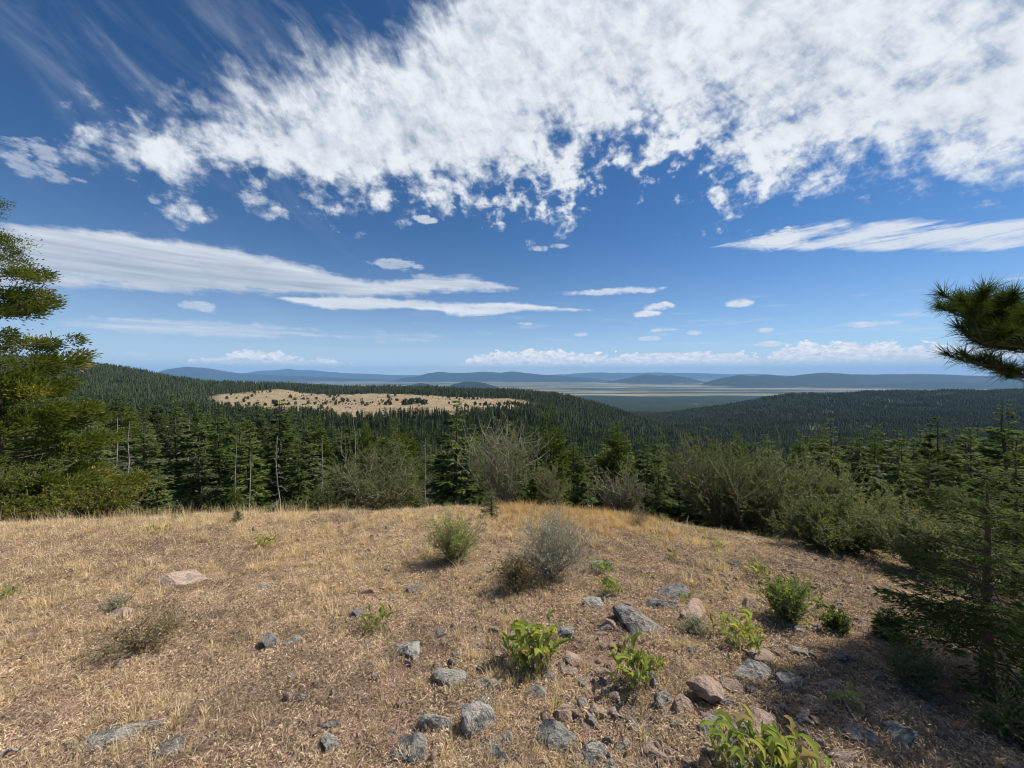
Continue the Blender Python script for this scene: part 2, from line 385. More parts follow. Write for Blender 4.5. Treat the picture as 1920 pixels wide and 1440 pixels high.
def nrm(v): return v/np.maximum(np.linalg.norm(v, axis=-1, keepdims=True), 1e-9)
def cards(c, d, n, L, W, sh=0.45):          # diamond leaves: base c, direction d, face normal n
    d = nrm(d); s = nrm(np.cross(d, n))
    L = np.asarray(L).reshape(-1, 1); W = np.asarray(W).reshape(-1, 1)
    V = np.stack([c, c+d*L*sh+s*W/2, c+d*L, c+d*L*sh-s*W/2], 1).reshape(-1, 3)
    Q = np.arange(len(c)*4).reshape(-1, 4)
    return V, Q
def blades(c, d, n, L, W):                  # one thin triangle each
    d = nrm(d); s = nrm(np.cross(d, n))
    L = np.asarray(L).reshape(-1, 1); W = np.asarray(W).reshape(-1, 1)
    V = np.stack([c-s*W/2, c+s*W/2, c+d*L], 1).reshape(-1, 3)
    return V, np.arange(len(c)*3).reshape(-1, 3)
def tubes(P, rad, sides=4):                 # P (M,K,3), rad (M,K) -> open tapered tubes
    P = np.asarray(P, float); M, K, _ = P.shape
    T = np.gradient(P, axis=1); T = nrm(T)
    ref = np.where(np.abs(T[..., 2:3]) > 0.9, np.array([1., 0, 0]), np.array([0, 0, 1.]))
    A = nrm(np.cross(T, ref)); B = np.cross(T, A)
    th = np.arange(sides)/sides*2*math.pi
    V = P[:, :, None, :]+rad[:, :, None, None]*(A[:, :, None, :]*np.cos(th)[None, None, :, None]+B[:, :, None, :]*np.sin(th)[None, None, :, None])
    idx = np.arange(M*K*sides).reshape(M, K, sides)
    a = idx[:, :-1]; b = idx[:, 1:]
    Q = np.stack([a, np.roll(a, -1, 2), np.roll(b, -1, 2), b], -1).reshape(-1, 4)
    return V.reshape(-1, 3), Q
def merge(parts):                           # [(V,F,var)] of the same face size
    Vs, Fs, As = [], [], []; o = 0
    for V, F_, a in parts:
        Vs.append(V); Fs.append(F_+o); As.append(np.broadcast_to(np.asarray(a, float).ravel() if np.ndim(a) else np.full(len(V), a), (len(V),))); o += len(V)
    return np.concatenate(Vs), np.concatenate(Fs), np.concatenate(As)

# ------------------------------------------------------------------ materials
def new_mat(name):
    m = bpy.data.materials.new(name); m.use_nodes = True; m.node_tree.nodes.clear(); S.tree = m.node_tree; return m
def attr(name):
    n = S.tree.nodes.new('ShaderNodeAttribute'); n.attribute_name = name; return S(n.outputs['Fac'])
def objrand():
    return S(S.tree.nodes.new('ShaderNodeObjectInfo').outputs['Random'])
def coords(kind='Object'):
    return S(S.tree.nodes.new('ShaderNodeTexCoord').outputs[kind])
def position(): return S(S.tree.nodes.new('ShaderNodeNewGeometry').outputs['Position'])
def out_surface(sh): 
    o = S.tree.nodes.new('ShaderNodeOutputMaterial'); S.tree.links.new(sh, o.inputs[0])
def bsdf(col, rough=0.9, bump=None, spec=0.2, bstr=0.5, bdist=0.02):
    b = S.tree.nodes.new('ShaderNodeBsdfPrincipled')
    if isinstance(col, S): S.tree.links.new(col.v, b.inputs['Base Color'])
    else: b.inputs['Base Color'].default_value = (*col, 1)
    b.inputs['Roughness'].default_value = rough; b.inputs['Specular IOR Level'].default_value = spec
    if bump is not None:
        n = S.tree.nodes.new('ShaderNodeBump'); n.inputs['Strength'].default_value = bstr; n.inputs['Distance'].default_value = bdist
        S.tree.links.new(bump.v, n.inputs['Height']); S.tree.links.new(n.outputs[0], b.inputs['Normal'])
    return b.outputs[0]
def leaf_mat(name, c0, c1, c2=None, transl=0.35, rough=0.8, spec=0.06, rnd=0.35):
    """leaf or needle: colour runs c0..c1 by the leaf's own variation and the plant's; c2 tints a few"""
    m = new_mat(name)
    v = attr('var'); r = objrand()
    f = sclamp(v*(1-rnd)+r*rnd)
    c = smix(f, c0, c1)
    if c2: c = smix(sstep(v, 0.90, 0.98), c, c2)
    d = S.tree.nodes.new('ShaderNodeBsdfPrincipled'); S.tree.links.new(c.v, d.inputs['Base Color'])
    d.inputs['Roughness'].default_value = rough; d.inputs['Specular IOR Level'].default_value = spec
    tr = S.tree.nodes.new('ShaderNodeBsdfTranslucent')
    g = smix(0.5, c, smix(1.0, c, (1, 1, 0.6)))
    tm = S.tree.nodes.new('ShaderNodeVectorMath'); tm.operation = 'MULTIPLY'; S.tree.links.new(c.v, tm.inputs[0]); tm.inputs[1].default_value = (1.5, 1.5, 0.7)
    S.tree.links.new(tm.outputs[0], tr.inputs[0])
    mx = S.tree.nodes.new('ShaderNodeMixShader'); mx.inputs[0].default_value = transl
    S.tree.links.new(d.outputs[0], mx.inputs[1]); S.tree.links.new(tr.outputs[0], mx.inputs[2])
    out_surface(mx.outputs[0]); return m
def wood_mat(name, c0, c1, scale=18.0):
    m = new_mat(name); p = coords('Object')
    n = snoise(p, scale, 4, 0.65)
    out_surface(bsdf(smix(sclamp(n*0.5+0.5), c0, c1), 0.9, n, 0.1, 0.6, 0.02)); return m

M_fir = leaf_mat('fir_needles', (0.032, 0.055, 0.014), (0.14, 0.185, 0.050), (0.23, 0.25, 0.09), 0.38)
M_fir_b = leaf_mat('bluish_fir_needles', (0.050, 0.072, 0.030), (0.18, 0.21, 0.095), (0.26, 0.27, 0.15), 0.38)
M_far = leaf_mat('far_conifer_needles', (0.011, 0.019, 0.007), (0.078, 0.094, 0.032), None, 0.15, rnd=0.75)
M_silver = wood_mat('silvery_bark', (0.19, 0.17, 0.13), (0.42, 0.385, 0.31))
M_scrub = leaf_mat('juniper_scrub_leaves', (0.025, 0.038, 0.016), (0.085, 0.105, 0.050), None, 0.15, rnd=0.6)
M_cedar = leaf_mat('cedar_sprays', (0.034, 0.052, 0.012), (0.175, 0.205, 0.040), (0.32, 0.23, 0.07), 0.4)
M_green = leaf_mat('bright_conifer_needles', (0.035, 0.060, 0.012), (0.12, 0.15, 0.030), (0.20, 0.20, 0.05), 0.3)
M_pine = leaf_mat('pine_needles', (0.020, 0.040, 0.008), (0.090, 0.130, 0.030), (0.20, 0.21, 0.10), 0.25)
M_shrub = leaf_mat('mahogany_leaves', (0.085, 0.100, 0.048), (0.26, 0.28, 0.145), (0.36, 0.36, 0.22), 0.36)
M_shrubg = leaf_mat('green_shrub_leaves', (0.060, 0.080, 0.032), (0.20, 0.23, 0.100), (0.30, 0.31, 0.16), 0.36)
M_yel = leaf_mat('yellowing_shrub_leaves', (0.06, 0.08, 0.02), (0.21, 0.21, 0.04), (0.40, 0.25, 0.04), 0.35)
M_rab = leaf_mat('feathery_green_leaves', (0.10, 0.14, 0.04), (0.30, 0.36, 0.11), (0.42, 0.42, 0.18), 0.4)
M_matb = leaf_mat('olive_brown_mat_leaves', (0.16, 0.12, 0.07), (0.36, 0.29, 0.16), (0.44, 0.36, 0.22), 0.3)
M_sage = leaf_mat('sagebrush_leaves', (0.24, 0.25, 0.19), (0.46, 0.46, 0.38), (0.52, 0.48, 0.36), 0.3)
M_broad = leaf_mat('broad_green_leaf', (0.13, 0.18, 0.055), (0.33, 0.37, 0.14), None, 0.45, 0.5, 0.25)
M_broady = leaf_mat('broad_yellow_leaf', (0.33, 0.33, 0.11), (0.42, 0.39, 0.15), None, 0.45, 0.5, 0.4)
M_dryleaf = leaf_mat('withered_leaf', (0.30, 0.21, 0.13), (0.44, 0.35, 0.24), None, 0.3)
M_straw = leaf_mat('dry_grass_blades', (0.54, 0.41, 0.27), (0.86, 0.69, 0.47), (0.40, 0.27, 0.18), 0.35, 0.8)
M_litter = leaf_mat('dry_leaf_litter', (0.20, 0.125, 0.085), (0.92, 0.70, 0.475), (0.12, 0.08, 0.065), 0.15, 0.8, 0.06, rnd=0.25)
M_ltwig = leaf_mat('grey_brown_twig_litter', (0.12, 0.085, 0.06), (0.46, 0.34, 0.24), (0.66, 0.50, 0.36), 0.1, 0.85, 0.05, rnd=0.25)
M_rust = leaf_mat('rusty_seed_grass', (0.46, 0.30, 0.15), (0.70, 0.50, 0.27), (0.74, 0.60, 0.34), 0.3, 0.8)
M_bark = wood_mat('grey_brown_bark', (0.05, 0.035, 0.025), (0.16, 0.12, 0.09))
M_snag = wood_mat('bleached_dead_wood', (0.17, 0.145, 0.125), (0.42, 0.37, 0.33))
M_twig = wood_mat('grey_twigs', (0.12, 0.10, 0.07), (0.34, 0.30, 0.22))

def rock_material(name, base_a, base_b, lich):
    m = new_mat(name); p = coords('Object'); r = objrand()
    ri = svec(r*31.0, r*17.0, r*9.0)
    ad = S.tree.nodes.new('ShaderNodeVectorMath'); ad.operation = 'ADD'; S.tree.links.new(p.v, ad.inputs[0]); S.tree.links.new(ri.v, ad.inputs[1])
    q = S(ad.outputs[0])
    n1 = snoise(q, 1.3, 5, 0.65); n2 = snoise(q, 6.0, 5, 0.65); n3 = snoise(q, 1.9, 5, 0.65, 0.8)
    c = smix(sclamp(n1*0.9+0.5), base_a, base_b)
    c = smix(sstep(n3+n2*0.35, 0.02, 0.16)*0.9, c, lich)
    c = smix(sstep(snoise(q, 2.3, 4, 0.6, 0.5), 0.26, 0.40)*0.7, c, (0.42, 0.26, 0.18))
    c = smix(sstep(n2, 0.22, 0.5)*0.55, c, (0.10, 0.09, 0.085))
    c = smix(sstep(snoise(q, 14.0, 3), 0.35, 0.6)*0.5, c, (0.55, 0.52, 0.42))
    out_surface(bsdf(c, 0.92, n2*0.5+n1*0.6, 0.10, 0.8, 0.05)); return m
M_rock = [rock_material('grey_lichened_rock', (0.30, 0.275, 0.245), (0.45, 0.41, 0.36), (0.15, 0.155, 0.145)),
          rock_material('pinkish_rock', (0.37, 0.25, 0.19), (0.50, 0.37, 0.29), (0.26, 0.215, 0.185)),
          rock_material('dark_grey_rock', (0.17, 0.16, 0.15), (0.32, 0.295, 0.265), (0.09, 0.092, 0.092))]

# ------------------------------------------------------------------ ground and terrain
def ground_material():
    m = new_mat('knoll_soil'); p = position()
    a = snoise(p, 0.55, 5, 0.6); b = snoise(p, 4.0, 6, 0.7); c_ = snoise(p, 30.0, 4, 0.7); d = snoise(p, 110.0, 2, 0.6)
    c = smix(sclamp(b*0.8+0.5), (0.27, 0.155, 0.11), (0.56, 0.375, 0.275))
    c = smix(sstep(a+b*0.35, -0.15, 0.35)*0.75, c, (0.58, 0.44, 0.28))
    c = smix(sstep(c_, 0.05, 0.5)*0.7, c, (0.16, 0.105, 0.08))
    c = smix(sstep(d+c_*0.4, 0.1, 0.5)*0.6, c, (0.58, 0.46, 0.32))
    out_surface(bsdf(c, 0.95, c_*0.8+d*0.5+b, 0.05, 1.0, 0.035)); return m
def terrain_material():
    m = new_mat('far_land'); p = position()
    md = attr('meadow'); fl = attr('basin')
    n = snoise(p, 0.03, 5, 0.65); n2 = snoise(p, 0.0016, 5, 0.6); n3 = snoise(p, 0.12, 3, 0.7)
    forest = smix(sclamp(n3*0.6+n*0.3+0.5), (0.012, 0.020, 0.010), (0.030, 0.042, 0.018))
    bare = sstep(n2+n*0.35, 0.34, 0.50)
    forest = smix(bare*0.5, forest, (0.25, 0.20, 0.13))
    mead = smix(sclamp(n*0.9+0.5), (0.21, 0.155, 0.095), (0.43, 0.335, 0.205))
    mead = smix(sstep(snoise(p, 0.009, 4, 0.6), 0.1, 0.4)*0.6, mead, (0.20, 0.14, 0.085))
    c = smix(md, forest, mead)
    # basin floor: pale dry fields, green fields and dark scrub in long patches
    sp_ = S.tree.nodes.new('ShaderNodeSeparateXYZ'); S.tree.links.new(p.v, sp_.inputs[0])
    q = svec(S(sp_.outputs[0])*0.00011, S(sp_.outputs[1])*0.00105)
    f1 = snoise(q, 1.0, 5, 0.6, 0.5); f2 = snoise(q, 3.3, 4, 0.6); 
    vo = S.tree.nodes.new('ShaderNodeTexVoronoi'); vo.inputs['Scale'].default_value = 3.0; S.tree.links.new(q.v, vo.inputs['Vector'])
    sc2 = S.tree.nodes.new('ShaderNodeSeparateColor'); S.tree.links.new(vo.outputs['Color'], sc2.inputs[0])
    fld = smix(S(sc2.outputs[0]), (0.10, 0.13, 0.06), (0.34, 0.30, 0.20))
    fld = smix(sstep(f2, -0.1, 0.25), fld, (0.25, 0.23, 0.15))
    bas = smix(sstep(f1+f2*0.6, -0.07, 0.10), (0.030, 0.045, 0.030), fld)
    c = smix(fl, c, bas)
    out_surface(bsdf(c, 0.95, n3+n, 0.05, 1.0, 3.0)); return m

def meadow_mask(X, Y):
    a = X/np.maximum(Y, 1); px = 960+F*a
    nz = fbm(X/120., Y/90., 77, 6, 0.62)
    lo = np.interp(px, [360, 420, 600, 850, 960, 1010], [900, 690, 655, 660, 760, 1000])+nz*45
    hi = np.interp(px, [360, 420, 520, 620, 800, 900, 1010], [950, 1120, 1330, 1300, 1180, 1120, 1050])+nz*90
    m = sstep_np(Y-lo, -8, 14)*sstep_np(hi-Y, -10, 25)*sstep_np(px, 372, 420)*(1-sstep_np(px+nz*40, 975, 1015))
    # small bare patches on the ridge, and reddish scree on the right
    b = sstep_np(fbm(X/70., Y/50., 91, 3), 0.46, 0.56)*((px > 1500) & (Y > 900) & (Y < 2300))*0.35
    b = b+sstep_np(fbm(X/60., Y/60., 97, 3), 0.55, 0.62)*((px < 420) & (Y > 600) & (Y < 1600))*0.6
    return np.clip(np.maximum(m, b)*(Y > 100), 0, 1)

phis = np.concatenate([np.linspace(-1.12, 1.12, 560), np.linspace(1.12, 2*math.pi-1.12, 90)[1:-1]])
def polar_mesh(name, rs, zf, mat, closed_centre=False, attrs=None):
    PP, RR = np.meshgrid(phis, rs)
    X = RR*np.sin(PP); Y = RR*np.cos(PP); Z = zf(X, Y)
    V = np.stack([X, Y, Z], -1).reshape(-1, 3)
    nr, npn = PP.shape; idx = np.arange(nr*npn).reshape(nr, npn)
    a = idx[:-1]; b = idx[1:]
    Q = np.stack([a, b, np.roll(b, -1, 1), np.roll(a, -1, 1)], -1).reshape(-1, 4)[:, ::-1]
    tr = None
    if closed_centre:
        V = np.vstack([V, [[0, 0, float(zf(np.array(0.), np.array(0.)))]]]); c = len(V)-1
        tr = np.stack([idx[0], np.roll(idx[0], -1), np.full(npn, c)], -1)[:, ::-1]
    at = {k: np.concatenate([f(X, Y).ravel(), [0]*(1 if closed_centre else 0)]) for k, f in (attrs or {}).items()}
    me = mesh_np(name, V, Q, tr, mat, True, at)
    return me
r_near = np.concatenate([[0.4, 0.7, 1.0], np.exp(np.arange(math.log(1.2), math.log(14.0), 0.0085)), [14.0]])
def z_fine(X, Y):
    return terrain_z(X, Y)+0.022*fbm(X*6, Y*6, 61, 4, 0.65)*(np.hypot(X, Y) < 13.9)
g = put('ground', polar_mesh('ground', r_near, z_fine, ground_material(), True))
tag(g, kind='structure')
r_far = np.concatenate([[14.0], np.exp(np.arange(math.log(14.3), math.log(46000), 0.0165)), [46000]])
def basin_mask(X, Y):
    r = np.hypot(X, Y)
    Yp = Y
    m = sstep_np(Yp+900*fbm(X/1500., Y/900., 55, 3), 7000, 7600)
    h = z_far(np.arctan2(X, Y), np.maximum(r*np.cos(np.clip(np.abs(np.arctan2(X, Y)), 0, 1.2)), 1), X, Y)
    return m*(1-sstep_np(h, 12, 45))
tr = put('terrain', polar_mesh('terrain', r_far, terrain_z, terrain_material(), False, {'meadow': meadow_mask, 'basin': basin_mask}))
tag(tr, kind='structure')

# haze: the closed box of air
hz = 840.0; hb = -420.0; hw = 47000.0
bxV = np.array([[x, y, z] for z in (hb, hz) for y in (-hw, hw) for x in (-hw, hw)], float)
bxQ = np.array([[0, 2, 3, 1], [4, 5, 7, 6], [0, 1, 5, 4], [2, 6, 7, 3], [0, 4, 6, 2], [1, 3, 7, 5]])
mh = bpy.data.materials.new('thin_air'); mh.use_nodes = True; mh.node_tree.nodes.clear()
pv_ = mh.node_tree.nodes.new('ShaderNodeVolumePrincipled'); mo = mh.node_tree.nodes.new('ShaderNodeOutputMaterial')
pv_.inputs['Density'].default_value = HAZE_DENSITY; pv_.inputs['Color'].default_value = (*HAZE_COLOR, 1)
pv_.inputs['Anisotropy'].default_value = 0.0
for nme in ('Density Attribute', 'Temperature Attribute', 'Color Attribute'):
    if nme in pv_.inputs: pv_.inputs[nme].default_value = ''
mh.node_tree.links.new(pv_.outputs[0], mo.inputs['Volume'])
try: mh.cycles.homogeneous_volume = True
except Exception: pass
tag(put('haze', mesh_np('haze', bxV, bxQ, None, mh)), kind='stuff')

# ------------------------------------------------------------------ conifers
def conifer(seed, H, Rad, nb, nc, cl, cw, cb=0.06, droop=0.30, style='fir', prof=0.8, wood=True, sides=6, gaps=0.0):
    g = np.random.default_rng(seed)
    f = cb+(1-cb)*np.sort(g.random(nb))**0.92
    if gaps: f = np.clip(f+0.02*np.sin(f*60+seed), cb, 0.995)
    L = Rad*((1-f)**prof)*g.uniform(0.62, 1.12, nb)+0.03*Rad
    L *= np.clip((f-cb)*7+0.65, 0, 1)
    if gaps:
        kill = vnoise(f*14, np.zeros(nb), seed) > 1-gaps*2; L = np.where(kill, L*0.45, L)
    az = g.random(nb)*2*math.pi
    lean = 1+0.18*np.cos(az-g.random()*6)
    L *= lean
    o = np.stack([np.cos(az), np.sin(az), np.zeros(nb)], -1); sd = np.stack([-np.sin(az), np.cos(az), np.zeros(nb)], -1)
    rise = {'fir': -0.12+0.75*f**2, 'cedar': 0.02+0.35*f, 'juniper': 0.45+0.5*f, 'pine': 0.15+0.6*f}[style]+g.normal(0, 0.08, nb)
    w = (L+0.05*Rad)**1.15; w /= w.sum()
    b = g.choice(nb, nc, p=w)
    s = g.random(nc)**0.62*0.95+0.05
    s = np.where(s < 0.18, s+0.3*g.random(nc), s)
    Lb = L[b][:, None]; ob = o[b]; sb = sd[b]; zb = np.zeros((nc, 3)); zb[:, 2] = 1
    def pos(bi, ss):
        ss = np.asarray(ss)[..., None]
        return np.stack([0*L[bi], 0*L[bi], f[bi]*H], -1)+o[bi]*L[bi][..., None]*ss+np.array([0, 0, 1.])*(L[bi][..., None]*(rise[bi][..., None]*ss-droop*ss**2+0.12*ss**4))
    P = pos(b, s)
    sg = g.choice([-1., 1.], nc)[:, None]
    if style == 'cedar':                      # sprays bunched along the boughs
        nk = max(60, nc//190); ck = g.choice(nk, nc)
        bk = g.choice(nb, nk, p=w); sk = g.random(nk)**0.55*0.95+0.05; gk = g.choice([-1., 1.], nk); rk = g.random(nk)
        b = bk[ck]; s = sk[ck]; sg = gk[ck][:, None]; Lb = L[b][:, None]; ob = o[b]; sb = sd[b]; P = pos(b, s)
    ww = ((rk[ck] if style == 'cedar' else g.random(nc))[:, None])*(0.42*Lb*(1-s[:, None])**0.7*np.minimum(1, s[:, None]*3)+0.03*Rad)
    P = P+sb*sg*ww+ob*ww*0.55
    if style == 'fir':
        P[:, 2] += -ww[:, 0]*0.18+g.normal(0, 0.012*Rad, nc)
        D = sb*sg*0.75+ob*0.8+g.normal(0, 0.22, (nc, 3)); D[:, 2] -= 0.10
        Nn = zb+g.normal(0, 0.35, (nc, 3))
    else:
        if style == 'cedar':
            J = g.normal(0, 1, (nc, 3))*np.array([0.044, 0.044, 0.032])*Rad*(0.6+0.6*rk[ck])[:, None]
            P += J; D = nrm(J)*0.7+sb*sg*0.25+ob*0.6+g.normal(0, 0.25, (nc, 3)); D[:, 2] += 0.45
        else:
            P += g.normal(0, 0.045*Rad, (nc, 3)); D = sb*sg*0.45+ob*0.7+g.normal(0, 0.42, (nc, 3)); D[:, 2] += 0.35
        Nn = g.normal(0, 1, (nc, 3))
    tp = np.clip(L[b]/(0.45*Rad), 0.35, 1)
    V, Q = cards(P, D, Nn, cl*tp*g.uniform(0.6, 1.35, nc), cw*(0.4+0.6*tp)*g.uniform(0.7, 1.3, nc))
    bv = g.random(nb)*0.5
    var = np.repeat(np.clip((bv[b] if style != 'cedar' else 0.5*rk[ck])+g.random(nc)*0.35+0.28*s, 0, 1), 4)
    # trunk
    K = 8; zt = np.linspace(-0.02, 0.985, K)*H
    wob = g.normal(0, 0.010*H*0.5, (K, 2)); wob[0] = 0
    TP = np.stack([wob[:, 0]*np.linspace(0, 1, K), wob[:, 1]*np.linspace(0, 1, K), zt], -1)[None]
    Tr = (H*0.014+0.02)*(1-np.linspace(0, 1, K)*0.93)[None]
    TV, TQ = tubes(TP, Tr, sides)
    if wood:
        bi = np.where(L > 0.25*L.max())[0]
        ss = np.linspace(0, 0.85, 4)
        BP = np.stack([pos(bi, np.full(len(bi), q)) for q in ss], 1)
        BV, BQ = tubes(BP, (L[bi]*0.011+0.004)[:, None]*np.array([1, .75, .5, .2])[None], 3)
        TV, TQ, _ = merge([(TV, TQ, 0.), (BV, BQ, 0.)])
    return (V, Q, var), (TV, TQ)
def conifer_meshes(tagname, mat, bark=M_bark, **k):
    (V, Q, var), (TV, TQ) = conifer(**k)
    return mesh_np(tagname+'_crown', V, Q, None, mat, False, {'var': var}), mesh_np(tagname+'_trunk', TV, TQ, None, bark, True)

def snag_mesh(seed, H, nb=45, keep=0.5):
    g = np.random.default_rng(seed)
    K = 9; z = np.linspace(-0.02, 1, K)*H
    TP = np.stack([g.normal(0, .006*H, K)*np.linspace(0, 1, K), g.normal(0, .006*H, K)*np.linspace(0, 1, K), z], -1)[None]
    TV, TQ = tubes(TP, (H*0.007+0.015)*(1-np.linspace(0, 1, K)*0.85)[None], 6)
    f = g.uniform(0.18, 0.97, nb); az = g.random(nb)*6.283
    L = H*0.13*(1.05-f)*g.uniform(0.3, 1.2, nb)
    o = np.stack([np.cos(az), np.sin(az), 0*az], -1); s = np.linspace(0, 1, 5)
    BP = np.stack([np.stack([0*f, 0*f, f*H], -1)+o*(L*q)[:, None]+np.array([0, 0, 1.])*(L*(0.1*q-0.55*q*q))[:, None] for q in s], 1)
    BP += g.normal(0, 0.012*H*0.4, BP.shape)*s[None, :, None]
    BV, BQ = tubes(BP, (0.012+0.02*L)[:, None]*np.array([1, .8, .6, .4, .15])[None], 3)
    sub = []
    for k in range(3):
        q = g.uniform(0.3, 0.9, nb); base = BP[:, 2]*(1-q[:, None])+BP[:, 4]*q[:, None]
        dd = nrm(o+g.normal(0, 0.7, o.shape)); l2 = (L*0.45)[:, None]
        SP = np.stack([base, base+dd*l2*0.5, base+dd*l2+np.array([0, 0, -0.1])*l2], 1)
        sub.append((*tubes(SP, np.tile([0.010, .007, .003], (nb, 1)), 3), 0.))
    V, Q, _ = merge([(TV, TQ, 0.), (BV, BQ, 0.)]+sub)
    return V, Q

def at_depth(px, Y): return (px-960)/F*Y
def tree_thing(name, label, crown, trunk, px, Y, top_y, H0, group=None, cat='tree', rz=None, wmul=1.0, z=None):
    X = at_depth(px, Y); zg = float(terrain_z(X, Y)) if z is None else z
    ztop = (HY-top_y)/F*Y
    s = (ztop-zg)/H0
    t_ = thing(name, label, cat, (X, Y, zg-0.05), R.random()*6.28 if rz is None else rz, (s*wmul, s*wmul, s), group)
    put('crown', crown, t_); put('trunk', trunk, t_)
    return t_

# near-forest kinds, all 14 units high, shared by the stand
FIRS = []
for k in range(7):
    FIRS.append(conifer_meshes('fir', [M_fir, M_fir, M_fir_b][k % 3], seed=100+k, H=14, Rad=[2.4, 2.0, 2.7, 1.8, 2.3, 2.9, 2.1][k], nb=190, nc=10500, cl=0.46, cw=0.14,
                               cb=[.05, .12, .04, .2, .07, .03, .15][k], droop=0.3, prof=[.8, .7, .85, .65, .9, .8, .75][k], gaps=.12))
GREENS = [conifer_meshes('juniper', M_green, seed=130+k, H=14, Rad=2.3, nb=170, nc=9500, cl=0.36, cw=0.14, cb=.03, droop=.15, style='juniper', prof=.7) for k in range(2)]

occupied = []
NAMED = [ # px, top row, depth, kind, width factor, label
 (855, 750, 21, 0, 1.25, 'broad dark fir with layered boughs just behind the middle of the crest'),
 (1032, 757, 22, 'g0', 0.95, 'narrow bright green conifer right of the silvery bare shrub'),
 (1160, 789, 26, 'g1', 1.25, 'rounded bright green conifer between the narrow one and the big shrub'),
 (523, 744, 34, 3, 1.0, 'tall fir rising above its neighbours in front of the tan meadow'),
 (685, 786, 36, 'g1', 0.8, 'slim bright green conifer left of the broad dark fir'),
 (735, 796, 30, 2, 0.8, 'fir standing directly behind the grey shrub left of centre'),
 (745, 815, 27, 'g0', 0.6, 'small yellowish green conifer behind the grey shrub left of centre'),
 (1557, 784, 23, 5, 1.1, 'wide dark fir rising behind the large green shrub on the right'),
 (1500, 812, 25, 1, 0.9, 'shorter fir left of the wide dark fir on the right'),
 (1612, 818, 22, 1, 0.8, 'thin fir right of the wide dark fir on the right'),
 (1758, 778, 15, 1, 1.1, 'open-crowned fir standing up alone on the right slope'),
 (1885, 752, 15, 4, 1.35, 'tall dark fir at the right edge behind the young fir'),
 (1690, 822, 19, 6, 1.2, 'low dark fir between the two taller ones on the right slope'),
 (1820, 800, 22, 5, 1.0, 'dark fir behind and left of the tall one at the right edge'),
 (1460, 850, 20, 2, 0.9, 'dark fir half hidden by the large green shrub on the right'),
 (165, 742, 15, 2, 1.2, 'grey green fir with a bare pale stem beside the big left tree'),
 (90, 800, 13, 4, 1.2, 'bushy fir behind the foot of the big left tree'),
 (225, 852, 14, 5, 1.2, 'small spreading fir right of the big left tree'),
 (330, 746, 36, 5, 1.0, 'tall dense fir in the stand left of the meadow'),
 (410, 764, 30, 0, 1.1, 'dark layered fir standing forward in the left stand'),
 (375, 790, 27, 2, 1.0, 'mid-height fir standing forward in the left stand'),
 (295, 868, 17, 4, 1.1, 'small pale fir before the dark stand on the left'),
 (440, 905, 13.5, 'g0', 1.3, 'little yellow green conifer poking over the crest on the left'),
 (600, 895, 16, 5, 1.0, 'small pale fir behind the crest left of the grey shrub'),
 (560, 835, 24, 6, 1.0, 'grey green fir between two bleached dead stems'),
 (1090, 835, 20, 1, 1.0, 'dark fir between the two bright green conifers'),
 (1235, 835, 24, 0, 1.0, 'dark fir just left of the large shrub'),
 (1300, 815, 30, 3, 1.0, 'fir tip showing above the large shrub right of centre'),
]
for px, ty, Y, kd, wm, lab in NAMED:
    cr, tk = GREENS[int(kd[1])] if isinstance(kd, str) else FIRS[kd]
    tree_thing('fir_tree' if not isinstance(kd, str) else 'conifer_tree', lab, cr, tk, px, Y, ty, 14, wmul=wm)
    occupied.append((at_depth(px, Y), Y))
SNAGS = [(164, 770, 16.5, 'pale dead stem among the boughs beside the big left tree'), (219, 783, 24, 'bleached dead trunk nearest the big left tree'), (239, 790, 26, 'thin bleached dead trunk, second from the big left tree'),
         (522, 818, 21, 'pinkish dead tree with drooping bare branches behind the crest'), (468, 845, 22, 'grey dead stem left of the pinkish dead tree'), (442, 832, 24, 'pale dead stem, second left of the pinkish dead tree'),
         (603, 822, 26, 'bleached dead stem with short branches right of the pinkish dead tree'), (665, 786, 34, 'tall thin dead stem left of the slim bright conifer'), (797, 822, 24, 'bare grey dead stem just left of the broad dark fir'),
         (1102, 893, 9.6, 'short white dead stub on the crest right of centre'), (385, 800, 40, 'dead stem inside the left stand of firs'), (640, 800, 44, 'distant dead stem above the grey shrub'), (353, 778, 52, 'dead tip showing between the firs left of the meadow')]
for k, (px, ty, Y, lab) in enumerate(SNAGS):
    X = at_depth(px, Y); zg = float(terrain_z(X, Y)); H = (HY-ty)/F*Y-zg
    V, Q = snag_mesh(300+k, H, 60 if k == 3 else 26)
    o = put('dead_tree', mesh_np('dead_tree', V, Q, None, M_snag, True), None, (X, Y, zg)); tag(o, lab, 'dead tree')
    occupied.append((X, Y))

